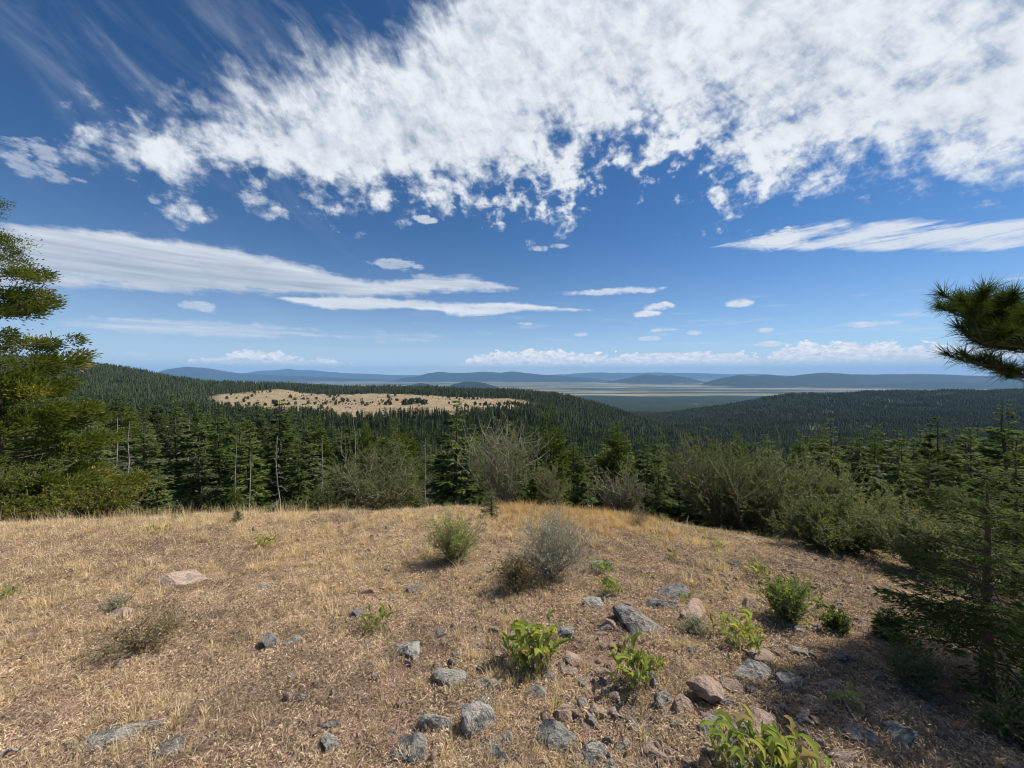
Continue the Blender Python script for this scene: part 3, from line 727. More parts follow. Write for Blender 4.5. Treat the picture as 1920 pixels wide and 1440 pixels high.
# the stand itself: individual trees down the slope, then masses farther off
occ = np.array(occupied)
cnt = 0; tries = 0; placed = list(map(tuple, occ))
FLABEL = 'dark green fir, one of the close stand on the slope below the crest'
cand = []
while cnt < 255 and tries < 20000:
    tries += 1
    a = R.uniform(-1.42, 1.42); Y = 24+50*R.random()**0.75
    if a > 0.35 and Y < 26: continue
    X = a*Y
    pa = np.array(placed)
    if np.min(np.hypot(pa[:, 0]-X, pa[:, 1]-Y)) < 2.9: continue
    zg = float(terrain_z(X, Y)); px = 960+F*a
    lim = np.interp(px, [0, 200, 330, 420, 560, 700, 860, 1000, 1200, 1400, 1600, 1750, 1920], [750, 748, 752, 762, 772, 790, 795, 800, 815, 815, 810, 800, 790])
    H = R.uniform(9, 16.5)
    maxH = -(lim-R.uniform(0, 14)-HY)/F*Y-zg
    if H > maxH: H = maxH*R.uniform(0.85, 1.0)
    if H < 5: continue
    placed.append((X, Y)); cnt += 1
    kd = R.integers(0, 7); gr = R.random() < 0.14
    cr, tk = GREENS[R.integers(0, 2)] if gr else FIRS[kd]
    s = H/14; wmm = R.uniform(1.1, 1.5)*min(1.25, (14/H)**0.35)
    tone = 'bright green' if gr else ('grey green' if kd % 3 == 2 else 'dark green')
    spot = ['left of the bleached stems', 'among the bleached stems', 'below the tan meadow', 'behind the wide grey shrub', 'behind the silvery bare shrub', 'right of the narrow conifer', 'behind the largest shrub', 'on the right slope'][int(np.searchsorted([250, 440, 620, 800, 990, 1180, 1480], px))]
    size = 'tall' if H > 13.5 else ('low' if H < 9.5 else 'mid-height')
    rowd = 'front' if Y < 38 else ('middle' if Y < 56 else 'back')
    FLABEL = '%s %s fir in the %s rows %s' % (size, tone, rowd, spot)
    t_ = thing('fir_tree', FLABEL, 'tree', (X, Y, zg-0.1), R.random()*6.28, (s*wmm, s*wmm, s), 'firs of the stand below the crest')
    put('crown', cr, t_); put('trunk', tk, t_)

def source_collection(name, meshes):
    c = bpy.data.collections.new(name)
    for k, me in enumerate(meshes):
        ob = bpy.data.objects.new('%s_kind_%02d' % (name, k), me); c.objects.link(ob)
    return c
def scatter(name, meshes, P, rot, scl, idx, label=None, cat=None):
    me = bpy.data.meshes.new(name); me.vertices.add(len(P)); me.vertices.foreach_set('co', np.ascontiguousarray(P, np.float32).ravel())
    for k, v in (('rot', rot), ('scl', scl)):
        at = me.attributes.new(k, 'FLOAT_VECTOR', 'POINT'); at.data.foreach_set('vector', np.ascontiguousarray(v, np.float32).ravel())
    at = me.attributes.new('kind_index', 'INT', 'POINT'); at.data.foreach_set('value', np.ascontiguousarray(idx, np.int32))
    o = put(name, me); tag(o, label, cat, kind='stuff')
    ng = bpy.data.node_groups.new(name, 'GeometryNodeTree')
    ng.interface.new_socket('Geometry', in_out='INPUT', socket_type='NodeSocketGeometry'); ng.interface.new_socket('Geometry', in_out='OUTPUT', socket_type='NodeSocketGeometry')
    gi = ng.nodes.new('NodeGroupInput'); go = ng.nodes.new('NodeGroupOutput')
    ip = ng.nodes.new('GeometryNodeInstanceOnPoints'); ci = ng.nodes.new('GeometryNodeCollectionInfo')
    ci.inputs['Collection'].default_value = source_collection(name, meshes)
    ci.inputs['Separate Children'].default_value = True; ci.inputs['Reset Children'].default_value = True
    def na(nm, tp):
        n = ng.nodes.new('GeometryNodeInputNamedAttribute'); n.data_type = tp; n.inputs['Name'].default_value = nm; return n.outputs[0]
    ng.links.new(gi.outputs[0], ip.inputs['Points']); ng.links.new(ci.outputs[0], ip.inputs['Instance'])
    ip.inputs['Pick Instance'].default_value = True
    ng.links.new(na('kind_index', 'INT'), ip.inputs['Instance Index'])
    ng.links.new(na('rot', 'FLOAT_VECTOR'), ip.inputs['Rotation']); ng.links.new(na('scl', 'FLOAT_VECTOR'), ip.inputs['Scale'])
    ng.links.new(ip.outputs[0], go.inputs[0])
    md = o.modifiers.new('instances', 'NODES'); md.node_group = ng
    return o

def forest(name, Y0, Y1, n, meshes, H0, hmin, hmax, label, seed, extra=None, wide=1.0):
    g = np.random.default_rng(seed)
    u = g.random(n); Y = np.sqrt(Y0**2+(Y1**2-Y0**2)*u); a = g.uniform(-1.5, 1.5, n); X = a*Y
    m = meadow_mask(X, Y)
    dens = 0.75+0.45*fbm(X/60., Y/60., seed, 3)
    keep = (g.random(n) < dens) & (m*1.6 < g.random(n)**1.5+0.05)
    if extra is not None: keep &= extra(X, Y)
    X, Y = X[keep], Y[keep]; z = terrain_z(X, Y); k = len(X)
    H = (hmin+(hmax*1.15-hmin)*g.random(k)**1.3)*(1+0.30*fbm(X/40., Y/40., seed+5, 3))
    px = 960+F*X/Y
    s = H/H0; w = s**0.7*g.uniform(0.8, 1.35, k)*wide
    scatter(name, meshes, np.stack([X, Y, z-0.3], -1), np.stack([g.normal(0, .03, k), g.normal(0, .03, k), g.random(k)*6.28], -1), np.stack([w, w, s], -1), g.integers(0, len(meshes), k), label, 'forest')
    return k
MID = [mesh_np('mid_conifer', *(lambda t: (t[0][0], t[0][1]))(conifer(seed=400+k, H=14, Rad=2.1, nb=110, nc=3200, cl=0.62, cw=0.20, cb=.08, gaps=.1, wood=False, prof=[.8, .7, .95][k % 3])), None, [M_far, M_fir, M_fir_b][k % 3], False,
               {'var': conifer(seed=400+k, H=14, Rad=2.1, nb=110, nc=3200, cl=0.62, cw=0.20, cb=.08, gaps=.1, wood=False, prof=[.8, .7, .95][k % 3])[0][2]}) for k in range(5)]
def spire(seed, layers, pts, H=14, Rad=2.2):     # stacked ragged skirts of boughs
    g = np.random.default_rng(seed); V = []; T = []; var = []
    for k in range(layers):
        f0 = 0.10+0.88*k/layers; f1 = min(1.0, f0+0.88/layers*1.75)
        r = Rad*(1-f0)**0.85*g.uniform(0.8, 1.15)+0.12
        o = len(V); V.append([g.normal(0, .05), g.normal(0, .05), f1*H]); var.append(0.8)
        a0 = g.random()*6.28
        for q in range(pts):
            a = a0+q/pts*6.283+g.normal(0, .08); rr = r*(1.0 if q % 2 else 0.52)*g.uniform(.75, 1.2)
            V.append([math.cos(a)*rr, math.sin(a)*rr, f0*H-(0.25 if q % 2 else -0.35)*g.uniform(.5, 1.5)*r*0.5]); var.append(g.random()*0.6+(0.3 if q % 2 else 0))
        for q in range(pts): T.append([o, o+1+q, o+1+(q+1) % pts])
    return mesh_np('spire', np.array(V), None, np.array(T), M_far, False, {'var': np.array(var)})
def low_conifer(seed, n, H=14, Rad=2.3):
    (V, Q, var), _ = conifer(seed=seed, H=H, Rad=Rad, nb=40, nc=n, cl=2.0, cw=1.0, cb=.08, wood=False, prof=.75)
    return mesh_np('low_conifer', V, Q, None, M_far, False, {'var': var})
def fluffy(seed, Rad, prof, mat):
    (V, Q, var), _ = conifer(seed=seed, H=14, Rad=Rad, nb=60, nc=520, cl=1.25, cw=0.46, cb=.08, wood=False, prof=prof, style='fir' if prof > .7 else 'juniper')
    return mesh_np('fluffy_conifer', V, Q, None, mat, False, {'var': var})
LOW = [spire(500+k, 9, 12) for k in range(4)]+[fluffy(540, 2.2, .8, M_far), fluffy(541, 2.6, .62, M_far), fluffy(542, 2.4, .75, M_fir), fluffy(543, 2.8, .55, M_far)]
VLOW = [spire(520+k, 4, 8, Rad=2.0) for k in range(5)]
forest('forest', 72, 260, 4200, MID, 14, 10, 18, 'dense dark conifer forest falling away below the near stand', 1)
forest('forest', 250, 700, 24000, LOW, 14, 10, 18, 'dark conifer forest in the valley between the knoll and the plateau', 2)
def vis(X, Y): return (Y < 1750) | (X/Y > 0.15)
forest('forest', 690, 1750, 75000, VLOW, 14, 10, 17, 'conifer forest covering the ridge and the plateau rim', 3, None, 1.05)
forest('forest', 1750, 3000, 110000, VLOW, 14, 10, 16, 'blue green conifer forest on the far ridge at the right', 4, lambda X, Y: X/Y > 0.1, 1.3)
# scattered junipers on the tan meadow
g = np.random.default_rng(9); n = 2300
Y = np.sqrt(620**2+(1400**2-620**2)*g.random(n)); X = g.uniform(-0.8, 0.12, n)*Y
px = 960+F*X/Y
m = meadow_mask(X, Y) > 0.3
dn = sstep_np(fbm(X/60., Y/60., 15, 3), 0.0, 0.5)*0.9+0.02+0.45*sstep_np(px, 880, 980)
grove = (np.hypot((px-782)/26, (Y-860)/45) < 1)
keep = m & ((g.random(n) < dn) | (grove & (g.random(n) < 0.9)))
X, Y = X[keep], Y[keep]; gv = grove[keep]; z = terrain_z(X, Y); k = len(X)
RND = []
for q in range(3):
    gg = np.random.default_rng(600+q); nn = 110
    d = nrm(gg.normal(0, 1, (nn, 3))); d[:, 2] = np.abs(d[:, 2])*1.2-0.1
    V, Q = cards(d*np.array([2.2, 2.2, 3.2])*gg.uniform(.5, 1, (nn, 1))+np.array([0, 0, 0.8]), nrm(gg.normal(0, 1, (nn, 3))), gg.normal(0, 1, (nn, 3)), gg.uniform(1.0, 1.8, nn), gg.uniform(.7, 1.1, nn))
    RND.append(mesh_np('round_juniper', V, Q, None, M_scrub, False, {'var': np.repeat(gg.random(nn), 4)}))
s = np.where(gv, g.uniform(2.4, 3.4, k), 0.6+1.9*g.random(k)**2); s3 = np.stack([s*0.75, s*0.75, s], -1)
order = np.argsort(Y/s)
JL = 'small dark juniper dotted over the tan meadow'
for q in order[:160]:
    o = put('juniper', RND[int(g.integers(0, 3))], None, (X[q], Y[q], z[q]), (0, 0, g.random()*6), tuple(s3[q])); tag(o, JL, 'tree', 'junipers dotted over the tan meadow')
rest = order[160:]
scatter('scrub', RND, np.stack([X, Y, z], -1)[rest], np.stack([0*s, 0*s, g.random(k)*6.28], -1)[rest], s3[rest], g.integers(0, 3, k)[rest], 'dark juniper scrub speckling the tan meadow', 'scrub')

# ------------------------------------------------------------------ the big tree at the left
(V, Q, var), (TV, TQ) = conifer(seed=77, H=7.7, Rad=2.4, nb=190, nc=105000, cl=0.095, cw=0.030, cb=0.02, droop=.16, style='cedar', prof=.98, gaps=.06)
Xl, Yl = at_depth(-8, 8.6), 8.6; zl = float(terrain_z(Xl, Yl))
t_ = thing('cedar_tree', 'large yellow green cedar with clumped sprays filling the left edge', 'tree', (Xl, Yl, zl-0.1), 0.6, 1.0)
put('crown', mesh_np('cedar_crown', V, Q, None, M_cedar, False, {'var': var}), t_)
put('trunk', mesh_np('cedar_trunk', TV, TQ, None, M_bark, True), t_)

# ------------------------------------------------------------------ pine at the right, its boughs reaching into the picture
def pine_bough(g, start, d, L, ntuft, sag, needle=0.15):
    """a limb with side twigs ending in tufts of long needles"""
    d = np.array(d, float); d /= np.linalg.norm(d)
    side = np.cross(d, [0, 0, 1.]); side /= np.linalg.norm(side)
    s = np.linspace(0, 1, 7)
    main = np.array(start)+d*(L*s)[:, None]+np.array([0, 0, 1.])*(sag*L*(-s+s*s*1.15))[:, None]+side*(0.05*L*np.sin(s*5))[:, None]
    P = [main]; rad = [np.linspace(0.028, 0.006, 7)*min(1, L/1.5)]
    tips = []
    for k in range(ntuft):
        q = g.uniform(0.22, 1.0)**0.7 if k else 1.0
        b = np.array([np.interp(q, s, main[:, j]) for j in range(3)])
        sg = g.choice([-1, 1])
        dd = d*g.uniform(0.4, 1.0)+side*sg*g.uniform(0.2, 1.0)*(0 if k == 0 else 1)+np.array([0, 0, g.uniform(-0.05, 0.5)]); dd /= np.linalg.norm(dd)
        l = g.uniform(0.10, 0.36)*(1.15-0.5*q)*min(1.3, L)
        u = np.linspace(0, 1, 7)
        tw = b+dd*(l*u)[:, None]+np.array([0, 0, 1.])*(l*0.25*u*u)[:, None]
        P.append(tw); rad.append(np.linspace(0.009, 0.004, 7))
        tips.append((tw[-1], nrm(tw[-1]-tw[-2]), l))
    TV, TQ = tubes(np.array(P), np.array(rad), 5)
    Vs = []
    for tip, dd, l in tips:
        n = 130
        back = g.random(n)**1.3*0.13
        c = tip-dd*back[:, None]
        dirs = dd*g.uniform(0.25, 1.15, n)[:, None]+nrm(g.normal(0, 1, (n, 3)))*0.85+np.array([0, 0, 0.12])
        V, T = blades(c, dirs, g.normal(0, 1, (n, 3)), needle*g.uniform(0.6, 1.1, n), np.full(n, 0.0058))
        Vs.append((V, T, np.repeat(np.clip(g.random(n)*0.7+g.random()*0.3, 0, 1), 3)))
    NV, NT, va = merge(Vs)
    return (TV, TQ), (NV, NT, va)
gP = np.random.default_rng(42)
PX, PY = 6.1, 3.6; PZ = float(z_near(PX, PY))
pine = thing('pine_tree', 'pine standing beyond the right edge with long-needled boughs reaching in', 'tree', (PX, PY, PZ-0.05))
K = 9; zz = np.linspace(0, 5.6, K)
TP = np.stack([0.08*np.sin(zz), 0.05*np.cos(zz*1.3), zz], -1)[None]
TV, TQ = tubes(TP, (0.13*(1-np.linspace(0, 1, K)*.9))[None], 10)
put('trunk', mesh_np('pine_trunk', TV, TQ, None, M_bark, True), pine)
def W(px, py, Y): return np.array([at_depth(px, Y), Y, (HY-py)/F*Y])
B = []   # boughs in view: tip (photo point at depth) and where they leave the trunk
for (tx, ty, Yt, hz_, nt) in [(1780, 588, 3.1, 0.52, 36), (1812, 612, 3.25, 0.36, 36), (1802, 648, 3.0, 0.16, 34), (1830, 630, 3.3, 0.28, 34), (1812, 688, 3.15, -0.02, 11), (1850, 704, 3.2, -0.10, 12), (1860, 592, 3.3, 0.54, 30), (1895, 640, 3.1, 0.25, 30)]:
    tip = W(tx, ty, Yt); B.append((np.array([PX, PY, PZ])*0+np.array([PX, PY, hz_]), tip, nt))
for k in range(52):
    h = gP.uniform(0.5, 5.3); az = gP.uniform(0, 6.283); Lb = (1.2+0.9*gP.random())*min(1, (6.2-h)/2.6)
    if -2.6 < az-6.283*0 < -10: continue
    zc = PZ+h
    dirn = np.array([math.cos(az), math.sin(az), 0.12])
    tip = np.array([PX, PY, zc])+dirn*Lb
    # keep clear of the picture except the boughs listed above
    if tip[0] < 1.38*tip[1]+0.32 and tip[2] < 1.0*tip[1]+0.45 and tip[1] > 0: continue
    if tip[1] < 0.4 and tip[0] < 2: continue
    B.append((np.array([PX, PY, zc]), tip, 22))
for kB, (st_, tip, nt) in enumerate(B):
    L = float(np.linalg.norm(tip-st_))
    (bV, bQ), (nV, nT, va) = pine_bough(gP, st_-np.array([PX, PY, PZ-0.05]), tip-st_, L, nt, 0.03 if kB < 8 else 0.10)
    bo = put('bough', mesh_np('pine_bough', bV, bQ, None, M_bark, True), pine)
    put('needles', mesh_np('pine_needles', nV, None, nT, M_pine, False, {'var': va}), bo)

# young firs at the lower right
def small_fir(label, px, base_y, top_y, wm, seed, Y=None, mat=M_fir, nc=9000, Rr=0.5, name='young_fir'):
    if Y is None: X, Y, z = ground_hit(px, base_y)
    else: X = at_depth(px, Y); z = float(z_near(X, Y))
    H = (HY-top_y)/F*Y-z
    (V, Q, var), (TV, TQ) = conifer(seed=seed, H=H, Rad=Rr*wm, nb=90, nc=nc, cl=0.045, cw=0.009, cb=0.16, droop=.10, style='fir', prof=.65)
    t_ = thing(name, label, 'tree', (X, Y, z-0.02))
    put('crown', mesh_np('young_fir_crown', V, Q, None, mat, False, {'var': var}), t_); put('trunk', mesh_np('young_fir_trunk', TV, TQ, None, M_bark, True), t_)
small_fir('young fir with a dark slender trunk in the lower right corner', 1852, 1315, 868, 1.0, 81, nc=13000, mat=M_fir, Rr=0.56)
small_fir('tiny dark fir seedling in the shade left of the young fir', 1665, 1200, 1135, 0.5, 82, nc=1500, Rr=.22)
small_fir('grey green fir seedling on the crest in the middle', 922, 972, 915, 0.6, 83, nc=1500, mat=M_fir_b, Rr=.35)
small_fir('tiny grey seedling at the crest edge on the left', 447, 982, 955, 0.5, 84, nc=500, mat=M_fir_b, Rr=.2)
small_fir('bushy green fir sapling in the shade at the far right', 1905, 1140, 850, 1.0, 86, Y=4.8, nc=14000, mat=M_fir, Rr=.8)
small_fir('dark sapling with a straight bare trunk behind the right shrubs', 1742, 1000, 840, 1.0, 87, Y=8.5, nc=12000, mat=M_fir, Rr=1.1)

# ------------------------------------------------------------------ shrubs
def shrub(seed, Wd, H, stems, twigs, leaves, ll, lw, bare=0.0, rad=0.012, upright=0.5, dome=1.0):
    g = np.random.default_rng(seed)
    K = 6; u = np.linspace(0, 1, K)
    az = g.random(stems)*6.283; sp_ = g.random(stems)**0.6
    tipr = Wd/2*sp_*0.85; tiph = H*(1-0.45*(sp_**2)*dome)*g.uniform(0.7, 0.98, stems)
    o = np.stack([np.cos(az), np.sin(az), 0*az], -1)
    base = o*(0.06*Wd*g.random(stems))[:, None]
    main = base[:, None]+o[:, None]*(tipr[:, None]*u[None]**(1.0+upright))[..., None]+np.array([0, 0, 1.])*(tiph[:, None]*(u[None]*0.9+0.1*u[None]**2))[..., None]
    main += (g.normal(0, 0.03*H, main.shape)+np.cumsum(g.normal(0, 0.018*H, main.shape), 1))*u[None, :, None]
    parts = [(*tubes(main, (rad*np.linspace(1, .35, K))[None]*g.uniform(.6, 1.3, stems)[:, None], 4), 0.)]
    def pick(paths, n, lo=0.25):
        i = g.integers(0, len(paths), n); q = g.uniform(lo, 1, n)*(paths.shape[1]-1); j = np.minimum(q.astype(int), paths.shape[1]-2); f = (q-j)[:, None]
        p = paths[i, j]*(1-f)+paths[i, j+1]*f; d = nrm(paths[i, j+1]-paths[i, j]); return p, d
    p1, d1 = pick(main, twigs, 0.2)
    dd = nrm(d1*0.6+nrm(g.normal(0, 1, (twigs, 3)))*0.8+np.array([0, 0, 0.25]))
    L1 = g.uniform(0.12, 0.34, twigs)*min(Wd, 1.4*H)
    u4 = np.linspace(0, 1, 4)
    tw = p1[:, None]+dd[:, None]*(L1[:, None]*u4)[..., None]+np.array([0, 0, 1.])*(L1[:, None]*0.15*u4**2)[..., None]
    tw += g.normal(0, 0.03*H*0.4, tw.shape)*u4[None, :, None]
    parts.append((*tubes(tw, (rad*0.42*np.array([1, .8, .6, .3]))[None]*np.ones((twigs, 1)), 3), 0.))
    n2 = int(twigs*1.5); p2, d2 = pick(tw, n2, 0.2)
    dd2 = nrm(d2*0.6+nrm(g.normal(0, 1, (n2, 3)))*0.9); L2 = g.uniform(0.05, 0.15, n2)*min(Wd, 1.4*H)
    u3 = np.linspace(0, 1, 3)
    t2 = p2[:, None]+dd2[:, None]*(L2[:, None]*u3)[..., None]
    parts.append((*tubes(t2, (rad*0.22*np.array([1, .8, .4]))[None]*np.ones((n2, 1)), 3), 0.))
    SV, SQ, _ = merge(parts)
    SV[:, 2] = np.maximum(SV[:, 2], -0.05)
    if leaves:
        leaves = int(leaves*(1.7 if Wd > 0.95 else 0.9)); ll *= 1.2; lw *= 1.3
        a, da = pick(t2, leaves//2, 0.0); b, db = pick(tw, leaves-leaves//2, 0.3)
        c = np.concatenate([a, b]); d = nrm(np.concatenate([da, db])+g.normal(0, 0.8, (leaves, 3)))
        c[:, 2] = np.maximum(c[:, 2], 0.01)
        LV, LQ = cards(c, d, g.normal(0, 1, (leaves, 3)), ll*g.uniform(.6, 1.3, leaves), lw*g.uniform(.7, 1.2, leaves))
        cl_ = vnoise(c[:, 0]*4/Wd*1.5, c[:, 2]*4/H+c[:, 1]*3/Wd, seed)*0.22
        va = np.repeat(np.clip(g.random(leaves)*0.75+0.12+cl_, 0, 1), 4)
        return (SV, SQ), (LV, LQ, va)
    return (SV, SQ), None
def add_shrub(name, label, px, base_y, w_px, h_px, Y=None, mat=M_shrub, wood=M_twig, cat='shrub', dz=0.0, **k):
    if Y is None: X, Y, z = ground_hit(px, base_y)
    else: X = at_depth(px, Y); z = float(terrain_z(X, Y))
    Wd = w_px/F*Y*1.0; H = h_px/F*Y
    if Y is not None: H = max(H, 0.05)
    st_, lf = shrub(Wd=Wd, H=H, **k)
    t_ = thing(name, label, cat, (X, Y, z+dz-0.01))
    put('stems', mesh_np('shrub_stems', *st_, None, wood, True), t_)
    if lf: put('foliage', mesh_np('shrub_foliage', lf[0], lf[1], None, mat, False, {'var': lf[2]}), t_)
    return t_
def shrub_to_top(name, label, px, top_y, w_px, Y, **k):    # stands on the terrain at depth Y, top seen at row top_y
    X = at_depth(px, Y); z = float(terrain_z(X, Y)); H = (HY-top_y)/F*Y-z
    return add_shrub(name, label, px, None, w_px, H*F/Y, Y=Y, **k)
big = dict(stems=26, twigs=520, leaves=15000, ll=0.032, lw=0.014, rad=0.02)
shrub_to_top('grey_shrub', 'wide grey green shrub on the crest left of centre', 708, 852, 215, 8.9, seed=1, stems=34, twigs=620, leaves=19000, ll=.030, lw=.014, rad=.016)
shrub_to_top('bare_shrub', 'tall silvery shrub with bare forking stems in the middle of the crest', 942, 783, 165, 9.3, seed=2, stems=24, twigs=460, leaves=11000, ll=.028, lw=.012, rad=.018, upright=0.3, dome=.8, wood=M_silver)
shrub_to_top('brown_shrub', 'low brownish shrub right of the silvery bare shrub', 1036, 868, 85, 9.0, seed=3, stems=20, twigs=330, leaves=3500, ll=.028, lw=.012, rad=.010)
shrub_to_top('gnarled_shrub', 'gnarled half-dead shrub with bleached branches on the crest right of centre', 1162, 866, 110, 9.0, seed=4, stems=20, twigs=260, leaves=4200, ll=.03, lw=.012, rad=.020, wood=M_snag)
shrub_to_top('large_shrub', 'largest rounded green shrub behind the crest right of centre', 1372, 838, 270, 8.1, seed=5, stems=40, twigs=850, leaves=26000, ll=.034, lw=.016, rad=.022, mat=M_shrubg)
shrub_to_top('large_shrub', 'grey green shrub overlapping the right side of the largest one', 1500, 872, 190, 8.3, seed=6, stems=30, twigs=620, leaves=17000, ll=.034, lw=.016, rad=.018)
shrub_to_top('spreading_shrub', 'low spreading green shrub at the edge of the sunny ground on the right', 1565, 945, 240, 5.6, seed=7, stems=44, twigs=850, leaves=24000, ll=.024, lw=.011, rad=.013, mat=M_shrubg)
shrub_to_top('spreading_shrub', 'tall grey green shrub behind the low spreading one on the right', 1600, 900, 230, 7.0, seed=8, stems=34, twigs=700, leaves=19000, ll=.028, lw=.013, rad=.015)
shrub_to_top('spreading_shrub', 'grey twiggy shrub left of the young fir trunk', 1730, 968, 230, 4.7, seed=9, stems=38, twigs=800, leaves=16000, ll=.021, lw=.010, rad=.012)
shrub_to_top('spreading_shrub', 'dark shrub behind the young fir at the right edge', 1850, 940, 230, 5.8, seed=10, stems=34, twigs=700, leaves=17000, ll=.026, lw=.012, rad=.014, mat=M_shrubg)
shrub_to_top('yellow_shrub', 'yellowing low shrub under the big left tree', 185, 912, 130, 8.0, seed=12, stems=26, twigs=380, leaves=9000, ll=.036, lw=.018, rad=.010, mat=M_yel)
shrub_to_top('yellow_shrub', 'orange tinged low shrub nearest the left edge', 75, 925, 140, 7.6, seed=13, stems=26, twigs=350, leaves=7500, ll=.036, lw=.018, rad=.010, mat=M_yel)
shrub_to_top('green_shrub', 'bushy green shrub in front of the big left tree', 30, 885, 220, 8.1, seed=14, stems=34, twigs=600, leaves=15000, ll=.036, lw=.016, rad=.012, mat=M_cedar)
shrub_to_top('grey_shrub', 'small olive shrub on the crest left of the wide grey one', 605, 925, 95, 8.4, seed=15, stems=20, twigs=260, leaves=4200, ll=.030, lw=.013, rad=.010, mat=M_shrubg)
# small ones on the open ground
add_shrub('sagebrush', 'round silver grey sagebrush in the middle of the open ground', 1033, 1085, 155, 118, seed=21, stems=60, twigs=800, leaves=9500, ll=.016, lw=.006, rad=.0040, mat=M_sage, wood=M_snag, upright=.3, dome=1.1)
add_shrub('rabbitbrush', 'upright bright green bush left of the silver sagebrush', 850, 1052, 100, 92, seed=22, stems=60, twigs=420, leaves=5200, ll=.034, lw=.004, rad=.004, mat=M_rab, upright=.25)
add_shrub('low_bush', 'olive brown bush in front of the silver sagebrush', 970, 1112, 72, 78, seed=23, stems=50, twigs=380, leaves=3600, ll=.018, lw=.007, rad=.0035, mat=M_matb)
add_shrub('low_bush', 'leafy green bush at the edge of the shade on the right', 1478, 1165, 100, 82, seed=24, stems=36, twigs=420, leaves=3400, ll=.020, lw=.011, rad=.004, mat=M_rab)
add_shrub('low_bush', 'dark little bush in the shade right of the leafy one', 1568, 1190, 50, 46, seed=25, stems=22, twigs=180, leaves=1600, ll=.018, lw=.010, rad=.003, mat=M_fir)
add_shrub('low_mat_bush', 'flat brownish mat of twigs on the left foreground', 275, 1208, 180, 38, seed=26, stems=80, twigs=900, leaves=3400, ll=.016, lw=.006, rad=.0025, mat=M_matb, dome=.6)
add_shrub('low_mat_bush', 'small grey mat of twigs behind the flat brown one', 215, 1142, 70, 26, seed=27, stems=40, twigs=300, leaves=700, ll=.014, lw=.006, rad=.0022, mat=M_sage, dome=.6)
add_shrub('low_mat_bush', 'grey low bush by the small dark stones on the right', 1300, 1185, 60, 30, seed=28, stems=30, twigs=240, leaves=900, ll=.014, lw=.006, rad=.0022, mat=M_sage, dome=.7)
add_shrub('low_mat_bush', 'thin greyish tuft of stems right of the silver sagebrush', 1200, 985, 50, 40, seed=29, stems=30, twigs=200, leaves=300, ll=.014, lw=.006, rad=.0022, mat=M_sage)
add_shrub('low_bush', 'green sprawling bush near the foot of the young fir', 1900, 1390, 130, 70, seed=30, stems=26, twigs=260, leaves=1900, ll=.018, lw=.009, rad=.003, mat=M_shrubg)
add_shrub('low_bush', 'shaded green bush between the leafy bush and the young fir', 1705, 1290, 110, 70, seed=31, stems=26, twigs=300, leaves=1500, ll=.020, lw=.008, rad=.003, mat=M_shrubg)

# ------------------------------------------------------------------ rocks
def ico(sub):
    import bmesh
    bm = bmesh.new(); bmesh.ops.create_icosphere(bm, subdivisions=sub, radius=1.0)
    V = np.array([v.co[:] for v in bm.verts]); T = np.array([[v.index for v in f.verts] for f in bm.faces]); bm.free(); return V, T
IV, IT = ico(4); IV2, IT2 = ico(2)
def rock_np(seed, V0, cuts=11, rough=0.035):
    g = np.random.default_rng(seed); V = V0.copy()
    for k in range(cuts):
        n = nrm(g.normal(0, 1, 3)); n = n*np.array([1, 1, 0.9]); n /= np.linalg.norm(n)
        h = g.uniform(0.38, 0.80); d = V@n; V -= np.outer(np.maximum(d-h, 0), n)
    r = fbm(V0[:, 0]*3+V0[:, 2]*2.1, V0[:, 1]*3-V0[:, 2]*1.7, seed, 4)
    r2 = 1-np.abs(fbm(V0[:, 0]*2.2-V0[:, 2]*1.3+5, V0[:, 1]*2.2+V0[:, 2]*1.1, seed+50, 3))*2
    V = V*(1+rough*r[:, None]*2.0-0.09*np.maximum(r2-0.55, 0)[:, None]); V[:, 2] *= 0.8
    return V
ROCKV = [rock_np(700+k, IV) for k in range(12)]
def rock_mesh(k, mt): 
    key = 'rock_%d_%d' % (k, mt)
    if key in bpy.data.meshes: return bpy.data.meshes[key]
    me = mesh_np(key, ROCKV[k], None, IT, M_rock[mt], False); 
    me.polygons.foreach_set('use_smooth', np.ones(len(me.polygons), bool))
    try: me.set_sharp_from_angle(angle=math.radians(28))
    except Exception: pass
    return me
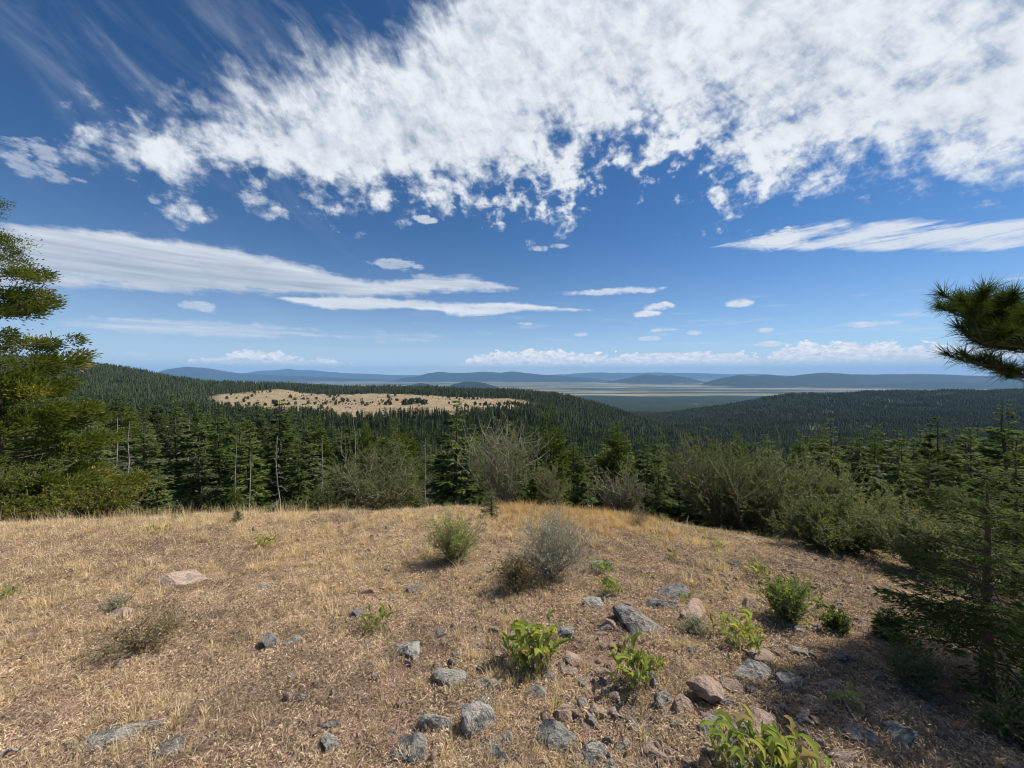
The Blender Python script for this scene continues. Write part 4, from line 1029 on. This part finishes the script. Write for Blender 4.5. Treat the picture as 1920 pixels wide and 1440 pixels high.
ROCKS = [ # px, base row, width, height, kind, label
 (513, 1222, 50, 46, 2, 'upright dark-footed stone in the open litter left of centre'),
 (546, 1218, 36, 28, 0, 'pale stone leaning against the dark-footed one'),
 (768, 1232, 54, 34, 0, 'rounded lichened stone below the green leafy clump left of centre'),
 (838, 1284, 60, 40, 0, 'low grey stone below and left of the densest leafy clump'),
 (816, 1374, 54, 50, 0, 'light grey wedge stone left of the big pointed one'),
 (890, 1388, 74, 80, 0, 'big pointed grey stone in the middle foreground'),
 (1030, 1394, 78, 58, 2, 'dark mottled boulder in the middle foreground'),
 (1060, 1358, 52, 46, 1, 'pink slab resting behind the dark mottled boulder'),
 (1110, 1362, 40, 26, 0, 'small pale stone right of the pink slab'),
 (1105, 1438, 66, 52, 0, 'grey stone cut by the lower edge of the picture'),
 (758, 1425, 92, 52, 2, 'broad broken dark stone in the lower middle'),
 (930, 1439, 40, 46, 0, 'narrow grey stone at the lower edge left of the middle'),
 (1056, 1206, 48, 46, 0, 'grey stone behind the densest leafy clump'),
 (1135, 1182, 34, 24, 1, 'small pink stone left of the tilted slab'),
 (1196, 1186, 96, 44, 2, 'long dark slab tilted down to the right'),
 (1252, 1122, 62, 28, 2, 'flat dark stone with a pale top at the head of the rocky strip'),
 (1240, 1148, 50, 36, 2, 'dark blocky stone below the flat one'),
 (1300, 1165, 80, 36, 1, 'brownish ledge beside the dark blocky stone'),
 (1122, 1142, 44, 18, 0, 'thin grey stone above the small pink one'),
 (900, 1152, 30, 24, 2, 'small grey stone alone above the densest leafy clump'),
 (1240, 1344, 34, 58, 0, 'left one of a pair of upright shards'),
 (1272, 1352, 48, 62, 1, 'right one of a pair of upright shards'),
 (1342, 1318, 92, 56, 1, 'large pinkish tan block'),
 (1410, 1285, 66, 58, 0, 'rounded light grey stone above the pinkish block'),
 (1472, 1302, 62, 50, 0, 'flat-faced grey stone at the edge of the shade'),
 (1404, 1148, 36, 30, 1, 'dark red standing slab above the leafy clump at right'),
 (1370, 1244, 28, 18, 1, 'small pink stone touching the rounded light grey one'),
 (1416, 1238, 56, 28, 1, 'low brown ledge under the leafy clump at right'),
 (1352, 1394, 66, 52, 2, 'bluish grey slab behind the nearest leafy clump'),
 (1425, 1378, 86, 40, 1, 'long pinkish slab behind the nearest leafy clump'),
 (335, 1104, 112, 26, 1, 'flat pale slab level with the ground on the left'),
 (215, 1164, 66, 22, 1, 'pink and grey flat stone behind the brown twig mat'),
 (671, 1164, 34, 30, 2, 'dark stone beside the green leafy clump left of centre'),
 (1382, 1016, 34, 15, 1, 'brown stone on the far sunny ground at right'),
 (1407, 1018, 30, 13, 0, 'grey stone next to the brown one on the far sunny ground'),
 (1388, 1066, 26, 17, 2, 'small dark stone on the sunny ground at right'),
 (1500, 1188, 40, 24, 0, 'pale stone below the leafy bush'),
 (1506, 1232, 48, 24, 0, 'grey stone in the shade above the flat-faced one'),
 (1586, 1236, 30, 18, 0, 'pale rounded stone in the middle of the shade'),
 (1622, 1400, 62, 32, 2, 'grey stone in the shade near the lower edge'),
 (1590, 1436, 66, 38, 1, 'brown stone at the lower edge right of the nearest leafy clump'),
 (1690, 1400, 84, 34, 2, 'dark slab in the deepest shade at lower right'),
 (1612, 1334, 30, 20, 0, 'small pale stone beside the leaf clump in the shade'),
 (492, 1108, 36, 10, 0, 'thin flat stone on the left open ground'),
 (776, 1112, 44, 16, 2, 'flat grey stone below the green upright bush'),
 (696, 1120, 40, 26, 1, 'pinkish stone above the green leafy clump left of centre'),
 (300, 1424, 82, 34, 2, 'dark hollow-sided rock by the lower left edge'),
 (235, 1388, 110, 32, 0, 'weathered grey slab at lower left'),
 (622, 1408, 46, 36, 0, 'pale grey stone in the lower left litter'),
 (1000, 1312, 44, 28, 0, 'low stone between the pointed stone and the leafy clumps'),
 (1160, 1325, 36, 36, 1, 'small upright brown stone left of the shard pair'),
 (1075, 1245, 40, 26, 1, 'pinkish stone between two leafy clumps'),
 (1215, 1260, 40, 30, 1, 'brown stone under the leafy clump right of centre'),
 (1125, 1075, 46, 26, 2, 'dark stone under the small dark green plants'),
]
def stand_rock(px, by, w, h, kd, label, group=None, k=None, rs=R):
    X, Y, z = ground_hit(px, by-h*0.25)
    dep = math.hypot(Y, z)
    ww = w/F*Y; hh = h/F*Y
    k = int(rs.integers(0, 12)) if k is None else k
    o = put('stone', rock_mesh(k, kd), None, (X, Y, z-hh*0.02), (rs.normal(0, .15), rs.normal(0, .15), rs.random()*6.28), (ww*0.64, ww*rs.uniform(.45, .62), max(hh*0.70, ww*.27)))
    o.rotation_euler[2] = rs.uniform(-0.5, 0.5)+(math.pi if rs.random() < .5 else 0)
    tag(o, label, 'stone', group)
    return X, Y
rock_xy = []
for k, (px, by, w, h, kd, lab) in enumerate(ROCKS):
    rock_xy.append(stand_rock(px, by, w, h, kd, lab, None, k % 12))
gs = np.random.default_rng(5); n = 0
while n < 300:
    px = gs.uniform(560, 1900); by = 1000+450*gs.random()**0.8
    wgt = math.exp(-((px-1300)/420)**2)*np.clip((by-1000)/250, 0.1, 1)
    if gs.random() > wgt: continue
    w = (9+26*gs.random()**1.6)*(0.5+(by-960)/480)
    kd = int(gs.choice([0, 1, 1, 2])); n += 1
    sh = 'small %s stone lying loose in the dry litter' % ['grey', 'pink', 'dark'][kd]
    stand_rock(px, by, w, w*gs.uniform(.4, .7), kd, sh, 'small loose %s stones in the litter' % ['grey', 'pink', 'dark'][kd], None, gs)

# ------------------------------------------------------------------ broad-leaved clumps: every leaf its own part
def leaf_np(seed, curl, fold, widen=0.17):      # long stalk, pointed crinkled blade
    g = np.random.default_rng(seed); n = 14
    u = np.linspace(0, 1, n); b0 = g.uniform(0.42, 0.55)
    q = np.clip((u-b0)/(1-b0), 0, 1)
    wid = np.where(q <= 0, 0.010, widen*0.62*np.sin(q**0.7*math.pi)**0.75+0.006)
    wid = wid*(1+0.22*np.sin(q*17+seed*2))
    ang = 1.35-0.35*u-curl*q**1.5+0.25*np.sin(q*9+seed)
    x = np.concatenate([[0], np.cumsum(np.cos(ang[1:])/(n-1))]); z = np.concatenate([[0], np.cumsum(np.sin(ang[1:])/(n-1))])
    nx, nz = -np.sin(ang), np.cos(ang)
    tw = g.uniform(-1.0, 1.0)*q
    rows = []
    for s_, up_ in ((-1, fold), (-0.5, fold*0.35), (0, 0), (0.5, fold*0.35), (1, fold)):
        ww_ = 0.16*np.sin(u*(21+4*s_)+seed+s_)*wid*abs(s_)
        a_ = wid*s_*(1-0.25*fold); c_ = wid*up_+ww_
        rows.append(np.stack([x+nx*(c_*np.cos(tw)+a_*np.sin(tw)), a_*np.cos(tw)-c_*np.sin(tw)+0.06*np.sin(u*3+seed)*u, z+nz*(c_*np.cos(tw)+a_*np.sin(tw))], -1))
    V = np.stack(rows, 1).reshape(-1, 3)
    idx = np.arange(n*5).reshape(n, 5)
    Q = np.stack([idx[:-1, :-1], idx[1:, :-1], idx[1:, 1:], idx[:-1, 1:]], -1).reshape(-1, 4)
    return V, Q
LEAFM = {}
for mn, mt in (('g', M_broad), ('y', M_broady), ('d', M_dryleaf)):
    for k in range(6):
        V, Q = leaf_np(k*3+1, [0.6, 1.1, 1.7, 0.8, 2.3, 1.3][k], [0.5, 0.9, 1.1, 1.4, 0.8, 1.2][k], [.15, .17, .19, .14, .16, .21][k])
        LEAFM[mn, k] = mesh_np('broad_leaf', V, Q, None, mt, True, {'var': np.full(len(V), 0.2+0.12*k)})
def clump(px, by, w, h, n, label, yellow=0.15, dry=0.1, seed=0, dark=False):
    g = np.random.default_rng(seed)
    X, Y, z = ground_hit(px, by)
    t_ = thing('leafy_clump', label, 'plant', (X, Y, z-0.005))
    Wd = w/F*Y*0.92; H = h/F*Y*0.80
    n = int(n*3.0)
    for k in range(n):
        az = k*2.4+g.normal(0, .4); q = g.random()
        mn = 'y' if g.random() < yellow else ('d' if g.random() < dry else 'g')
        L = (H*0.86*g.uniform(0.60, 1.08)) if q > 0.45 else H*g.uniform(0.35, 0.6)
        tl = 0.15+0.75*(1-q)
        ba = g.random()*6.283; br = Wd*0.36*g.random()**0.6; b = (math.cos(ba)*br, math.sin(ba)*br, g.random()**1.5*0.34*H)
        spread = min(1.5, Wd/(2.0*H))
        put('leaf', LEAFM[mn, int(g.integers(0, 6))], t_, b, (g.normal(0, .25), (1-q)*0.5*spread-0.30+g.normal(0, .2), az), (L*0.95, L*g.uniform(.45, .85), L))
    return t_
CL = [
 (500, 1026, 50, 34, 16, 'yellow leafy clump on the far left open ground', .8, .1), (290, 1002, 66, 24, 14, 'low yellowed clump near the left crest', .85, .15), (330, 975, 40, 18, 9, 'yellowish clump on the crest behind the left one', .8, .1),
 (706, 1184, 74, 56, 14, 'green grey-leaved clump beside the dark stone left of centre', .05, .15), (1000, 1250, 118, 96, 44, 'densest leafy clump, with curled upright leaves, in the middle', .12, .08),
 (1195, 1285, 120, 98, 26, 'open leafy clump with yellowing leaves right of the densest one', .3, .12), (1388, 1212, 118, 74, 24, 'spreading clump with yellow lower leaves above the rounded grey stone', .2, .1),
 (1385, 1452, 150, 118, 22, 'nearest tall-leaved clump at the lower edge', .1, .15), (1475, 1462, 150, 112, 30, 'nearest broad-leaved clump with a yellow leaf at the lower edge', .15, .1),
 (1580, 1325, 82, 46, 13, 'clump of pointed leaves lit at the edge of the shade', .15, .1), (1145, 1118, 54, 48, 16, 'small oval-leaved green clump behind the tilted slab', .1, .1), (1130, 1076, 48, 38, 14, 'little dark green clump right of the silver sagebrush', 0, .1),
 (18, 1124, 56, 32, 12, 'green clump cut by the left edge', .2, .1), (1264, 1052, 34, 24, 9, 'small yellowish clump on the sunny ground right of the sagebrush', .5, .1), (1230, 1016, 46, 26, 10, 'brownish clump right of the silver sagebrush', .4, .4),
 (1346, 1030, 32, 26, 9, 'golden clump left of the brown stone on the far sunny ground', .7, .1), (1402, 996, 56, 20, 12, 'low yellow green clump at the foot of the largest shrub', .5, .1), (1424, 1084, 42, 44, 10, 'pale clump left of the low spreading shrub', .4, .1),
 (1285, 1135, 24, 36, 6, 'few upright leaves behind the flat dark stone', .3, .1), (845, 950, 60, 16, 12, 'yellow green clump on the crest in the middle', .6, .1), (720, 958, 50, 14, 10, 'yellow clump in front of the wide grey shrub', .7, .1),
 (1315, 1000, 40, 18, 8, 'sparse clump on the far sunny ground right of centre', .5, .2), (800, 1045, 36, 18, 8, 'small yellowish clump at the foot of the green upright bush', .5, .1), (716, 1322, 22, 14, 6, 'tiny bright yellow plant in the lower left litter', 1.0, .0),
 (1045, 1330, 20, 24, 4, 'single small green shoot between the pink slab and the leafy clumps', .2, 0), (1010, 1205, 24, 20, 4, 'seedling leaves behind the densest clump', .2, 0)]
for k, (px, by, w, h, n, lab, ye, dr) in enumerate(CL): clump(px, by, w, h, n, lab, ye, dr, 900+k)

# ------------------------------------------------------------------ dry grass, litter, pebbles
def tuft(seed, n, h, spread, w, mat, lean=0.6, name='tuft'):
    g = np.random.default_rng(seed)
    az = g.random(n)*6.283; r = spread*np.sqrt(g.random(n))
    c = np.stack([np.cos(az)*r, np.sin(az)*r, -0.01+0*r], -1)
    o = nrm(np.stack([np.cos(az+g.normal(0, .8, n)), np.sin(az+g.normal(0, .8, n)), 0*az], -1))
    L = h*g.uniform(.4, 1.1, n); ln = lean*g.uniform(.2, 1.2, n)
    sd = np.stack([-o[:, 1], o[:, 0], 0*az], -1)*(w*g.uniform(.6, 1.3, n))[:, None]
    mid = c+o*(L*ln*0.35)[:, None]+np.array([0, 0, 1.])*(L*0.6)[:, None]
    tip = c+o*(L*ln)[:, None]+np.array([0, 0, 1.])*(L*(1-0.25*ln))[:, None]
    V = np.stack([c-sd, c+sd, mid+sd*.7, mid-sd*.7, tip], 1).reshape(-1, 3)
    b = np.arange(n)*5
    Q = np.stack([b, b+1, b+2, b+3], -1); T = np.stack([b+3, b+2, b+4], -1)
    return mesh_np(name, V, Q, T, mat, False, {'var': np.repeat(g.random(n), 5)})
def litter(seed, n, spread, mat, l=0.03, w=0.008):
    g = np.random.default_rng(seed)
    az = g.random(n)*6.283; r = spread*np.sqrt(g.random(n))
    c = np.stack([np.cos(az)*r, np.sin(az)*r, g.random(n)*0.014], -1)
    d = nrm(np.stack([g.normal(0, 1, n), g.normal(0, 1, n), g.normal(0, .32, n)], -1))
    L = l*g.uniform(.4, 1.6, n); s = nrm(np.cross(d, np.array([0, 0, 1.])+g.normal(0, .5, (n, 3))))*(w*g.uniform(.4, 1.6, n))[:, None]
    up_ = np.array([0, 0, 1.])*(L*0.25*g.random(n))[:, None]
    V = np.stack([c, c+d*(L*.5)[:, None]+s+up_, c+d*L[:, None], c+d*(L*.5)[:, None]-s+up_], 1).reshape(-1, 3)
    return mesh_np('litter', V, np.arange(n*4).reshape(-1, 4), None, mat, False, {'var': np.repeat(g.random(n), 4)})
def field_pts(n, seed, ymin=0.9, ymax=9.5, amax=1.55):
    g = np.random.default_rng(seed)
    Y = ymin+(ymax-ymin)*g.random(n)**0.85; X = g.uniform(-amax, amax, n)*(Y+0.45)
    return X, Y, g
def spread(name, meshes, n, seed, dens, smin_, smax_, label, cat, tilt=.12, **k):
    X, Y, g = field_pts(n, seed, **k)
    keep = g.random(n) < dens(X, Y); X, Y = X[keep], Y[keep]; z = z_fine(X, Y); m = len(X)
    s = g.uniform(smin_, smax_, m)*np.clip(0.75+0.05*Y, .75, 1.2)
    scatter(name, meshes, np.stack([X, Y, z], -1), np.stack([g.normal(0, tilt, m), g.normal(0, tilt, m), g.random(m)*6.28], -1), np.stack([s, s, s], -1), g.integers(0, len(meshes), m), label, cat)
def px_of(X, Y): return 960+F*X/Y
def patch(X, Y, seed, f=0.9): return fbm(X*f, Y*f, seed, 3)
TF = [tuft(1000+k, 34, [.07, .10, .13, .06, .09][k], [.03, .04, .05, .05, .03][k], .0013, M_straw, [.7, .6, .9, 1.0, .5][k]) for k in range(5)]
TT = [tuft(1010+k, 9, .30, .03, .0011, M_straw, .45) for k in range(3)]
RT = [tuft(1020+k, 40, .16, .05, .0016, M_rust, .5) for k in range(3)]
LT = [litter(1030+k, 120, .085, M_litter, .026, .0019) for k in range(6)]+[litter(1040+k, 30, .08, M_dryleaf, .026, .0045) for k in range(2)]
shade = lambda X, Y: sstep_np(X/np.maximum(Y, .1), 0.45, 0.95)
spread('dry_grass', TF, 24000, 71, lambda X, Y: np.clip(0.02+0.95*patch(X, Y, 201, 1.1)+0.28*sstep_np(-X/Y, 0.3, 0.9)+0.45*sstep_np(Y, 3.6, 6.2)-0.55*shade(X, Y), 0.01, 1), .55, 1.25, 'short straw coloured dry grass over the knoll', 'grass')
DT = [litter(1050+k, 130, .09, M_ltwig, .030, .0017) for k in range(4)]
spread('twig_litter', DT, 30000, 77, lambda X, Y: np.clip(0.16+1.5*np.maximum(patch(X, Y, 241, 1.3), 0)+0.35*sstep_np(fbm(X*.35, Y*.35, 243, 2), 0, .4)+0.25*shade(X, Y), 0, 1), .7, 1.4, 'grey brown broken twigs and bark in patches on the ground', 'litter')
spread('dry_litter', LT, 42000, 72, lambda X, Y: np.clip(0.50+0.9*patch(X, Y, 211, 1.4)-0.2*sstep_np(Y, 5, 8)-0.25*shade(X, Y), .05, 1), .7, 1.3, 'brown and tan leaf and stem litter covering the ground', 'litter', tilt=.1)
spread('grass_tufts', TF, 700, 78, lambda X, Y: np.clip(0.5+0.8*patch(X, Y, 251, 1.8)-0.8*shade(X, Y), 0, 1), 1.1, 1.7, 'denser tufts of dry bunch grass', 'grass')
spread('tall_grass', TT, 1900, 73, lambda X, Y: np.clip(0.12+0.5*sstep_np(-X/Y, 0.5, 1.1)+0.35*sstep_np(patch(X, Y, 221, .6), .1, .5)-.4*shade(X, Y), 0, 1), .45, .9, 'thin tall dry grass stalks', 'grass')
spread('tall_grass', TF+TT, 9000, 74, lambda X, Y: sstep_np(-X/Y, 0.25, 0.7)*sstep_np(Y, 4.6, 6.4)*0.8, 0.7, 1.25, 'pale dry grass thick along the left crest', 'grass', ymin=4)
spread('rust_grass', RT, 5200, 75, lambda X, Y: sstep_np(X/Y, -.10, 0.03)*(1-sstep_np(X/Y, .30, .48))*sstep_np(Y, 5.0, 6.4)*0.95, .7, 1.3, 'rusty orange dry grass on the crest behind the sagebrush', 'grass', ymin=4.5)
PB = []
for k in range(9):
    V = rock_np(800+k, IV2, 9, .02); PB.append(mesh_np('pebble', V, None, IT2, M_rock[[0, 1, 1][k % 3]], False))
X, Y, g = field_pts(22000, 76, ymax=8)
pxx = px_of(X, Y); keep = g.random(len(X)) < np.clip(np.exp(-((pxx-1380)/480)**2)*0.9+0.10+0.3*patch(X, Y, 231), 0.03, 1)
X, Y = X[keep], Y[keep]; m = len(X); s = 0.006+0.046*g.random(m)**4.0
scatter('gravel', PB, np.stack([X, Y, z_fine(X, Y)+s*.1], -1), g.random((m, 3))*6.28, np.stack([s, s, s*.7], -1), g.integers(0, 9, m), 'pinkish gravel and stone chips in the soil', 'gravel')

# fallen sticks
def stick(label, x0, y0, x1, y1, lift=0.05, r=0.006, seed=0, mat=M_snag, fork=3):
    g = np.random.default_rng(seed)
    a = np.array(ground_hit(x0, y0)); b = np.array(ground_hit(x1, y1)); K = 7; u = np.linspace(0, 1, K)
    P = a+(b-a)*u[:, None]; P[:, 2] = z_near(P[:, 0], P[:, 1])+0.012+lift*np.sin(u*math.pi*.9)
    P += g.normal(0, .006, P.shape)
    parts = [(*tubes(P[None], (r*(1-.7*u))[None], 5), 0.)]
    L = np.linalg.norm(b-a)
    for k in range(fork):
        s = P[1+k % 5]; d = nrm((b-a)+g.normal(0, .6*L, 3)+np.array([0, 0, .3*L]))*L*g.uniform(.15, .4)
        q = np.stack([s, s+d*.5+g.normal(0, .01, 3), s+d]); parts.append((*tubes(q[None], np.array([[r*.5, r*.35, r*.15]]), 4), 0.))
    V, Q, _ = merge(parts); c = P[0]
    o = put('fallen_stick', mesh_np('fallen_stick', V-c, Q, None, mat, True), None, tuple(c)); tag(o, label, 'stick')
stick('thin dead stick lying right of the dark mottled boulder', 1215, 1365, 1285, 1340, .01, .004, 1)
stick('pale forked branch on the ground left of the young fir trunk', 1650, 1255, 1760, 1330, .06, .006, 2, fork=5)
stick('white bare branch under the young fir at the right edge', 1860, 1245, 1918, 1290, .08, .008, 3, fork=5)
stick('second white branch lower at the right edge', 1870, 1370, 1918, 1310, .08, .007, 4, fork=4)
stick('short bleached stick at the lower left edge', 8, 1416, 52, 1411, .01, .009, 5, fork=0)
stick('long thin straw-like stick in the left litter', 345, 1440, 455, 1335, .03, .0025, 6, fork=0)
stick('grey twig in front of the rounded light grey stone', 1440, 1225, 1490, 1195, .05, .004, 7, fork=4)
stick('bleached branch lying on the crest by the gnarled shrub', 1140, 950, 1235, 942, .12, .018, 8, fork=6)
stick('short dead twig below the densest leafy clump', 960, 1290, 1000, 1262, .02, .004, 9, fork=1)
stick('dead twig on the shaded slope at lower right', 1560, 1300, 1640, 1410, .03, .005, 10, fork=3)


print('script done')
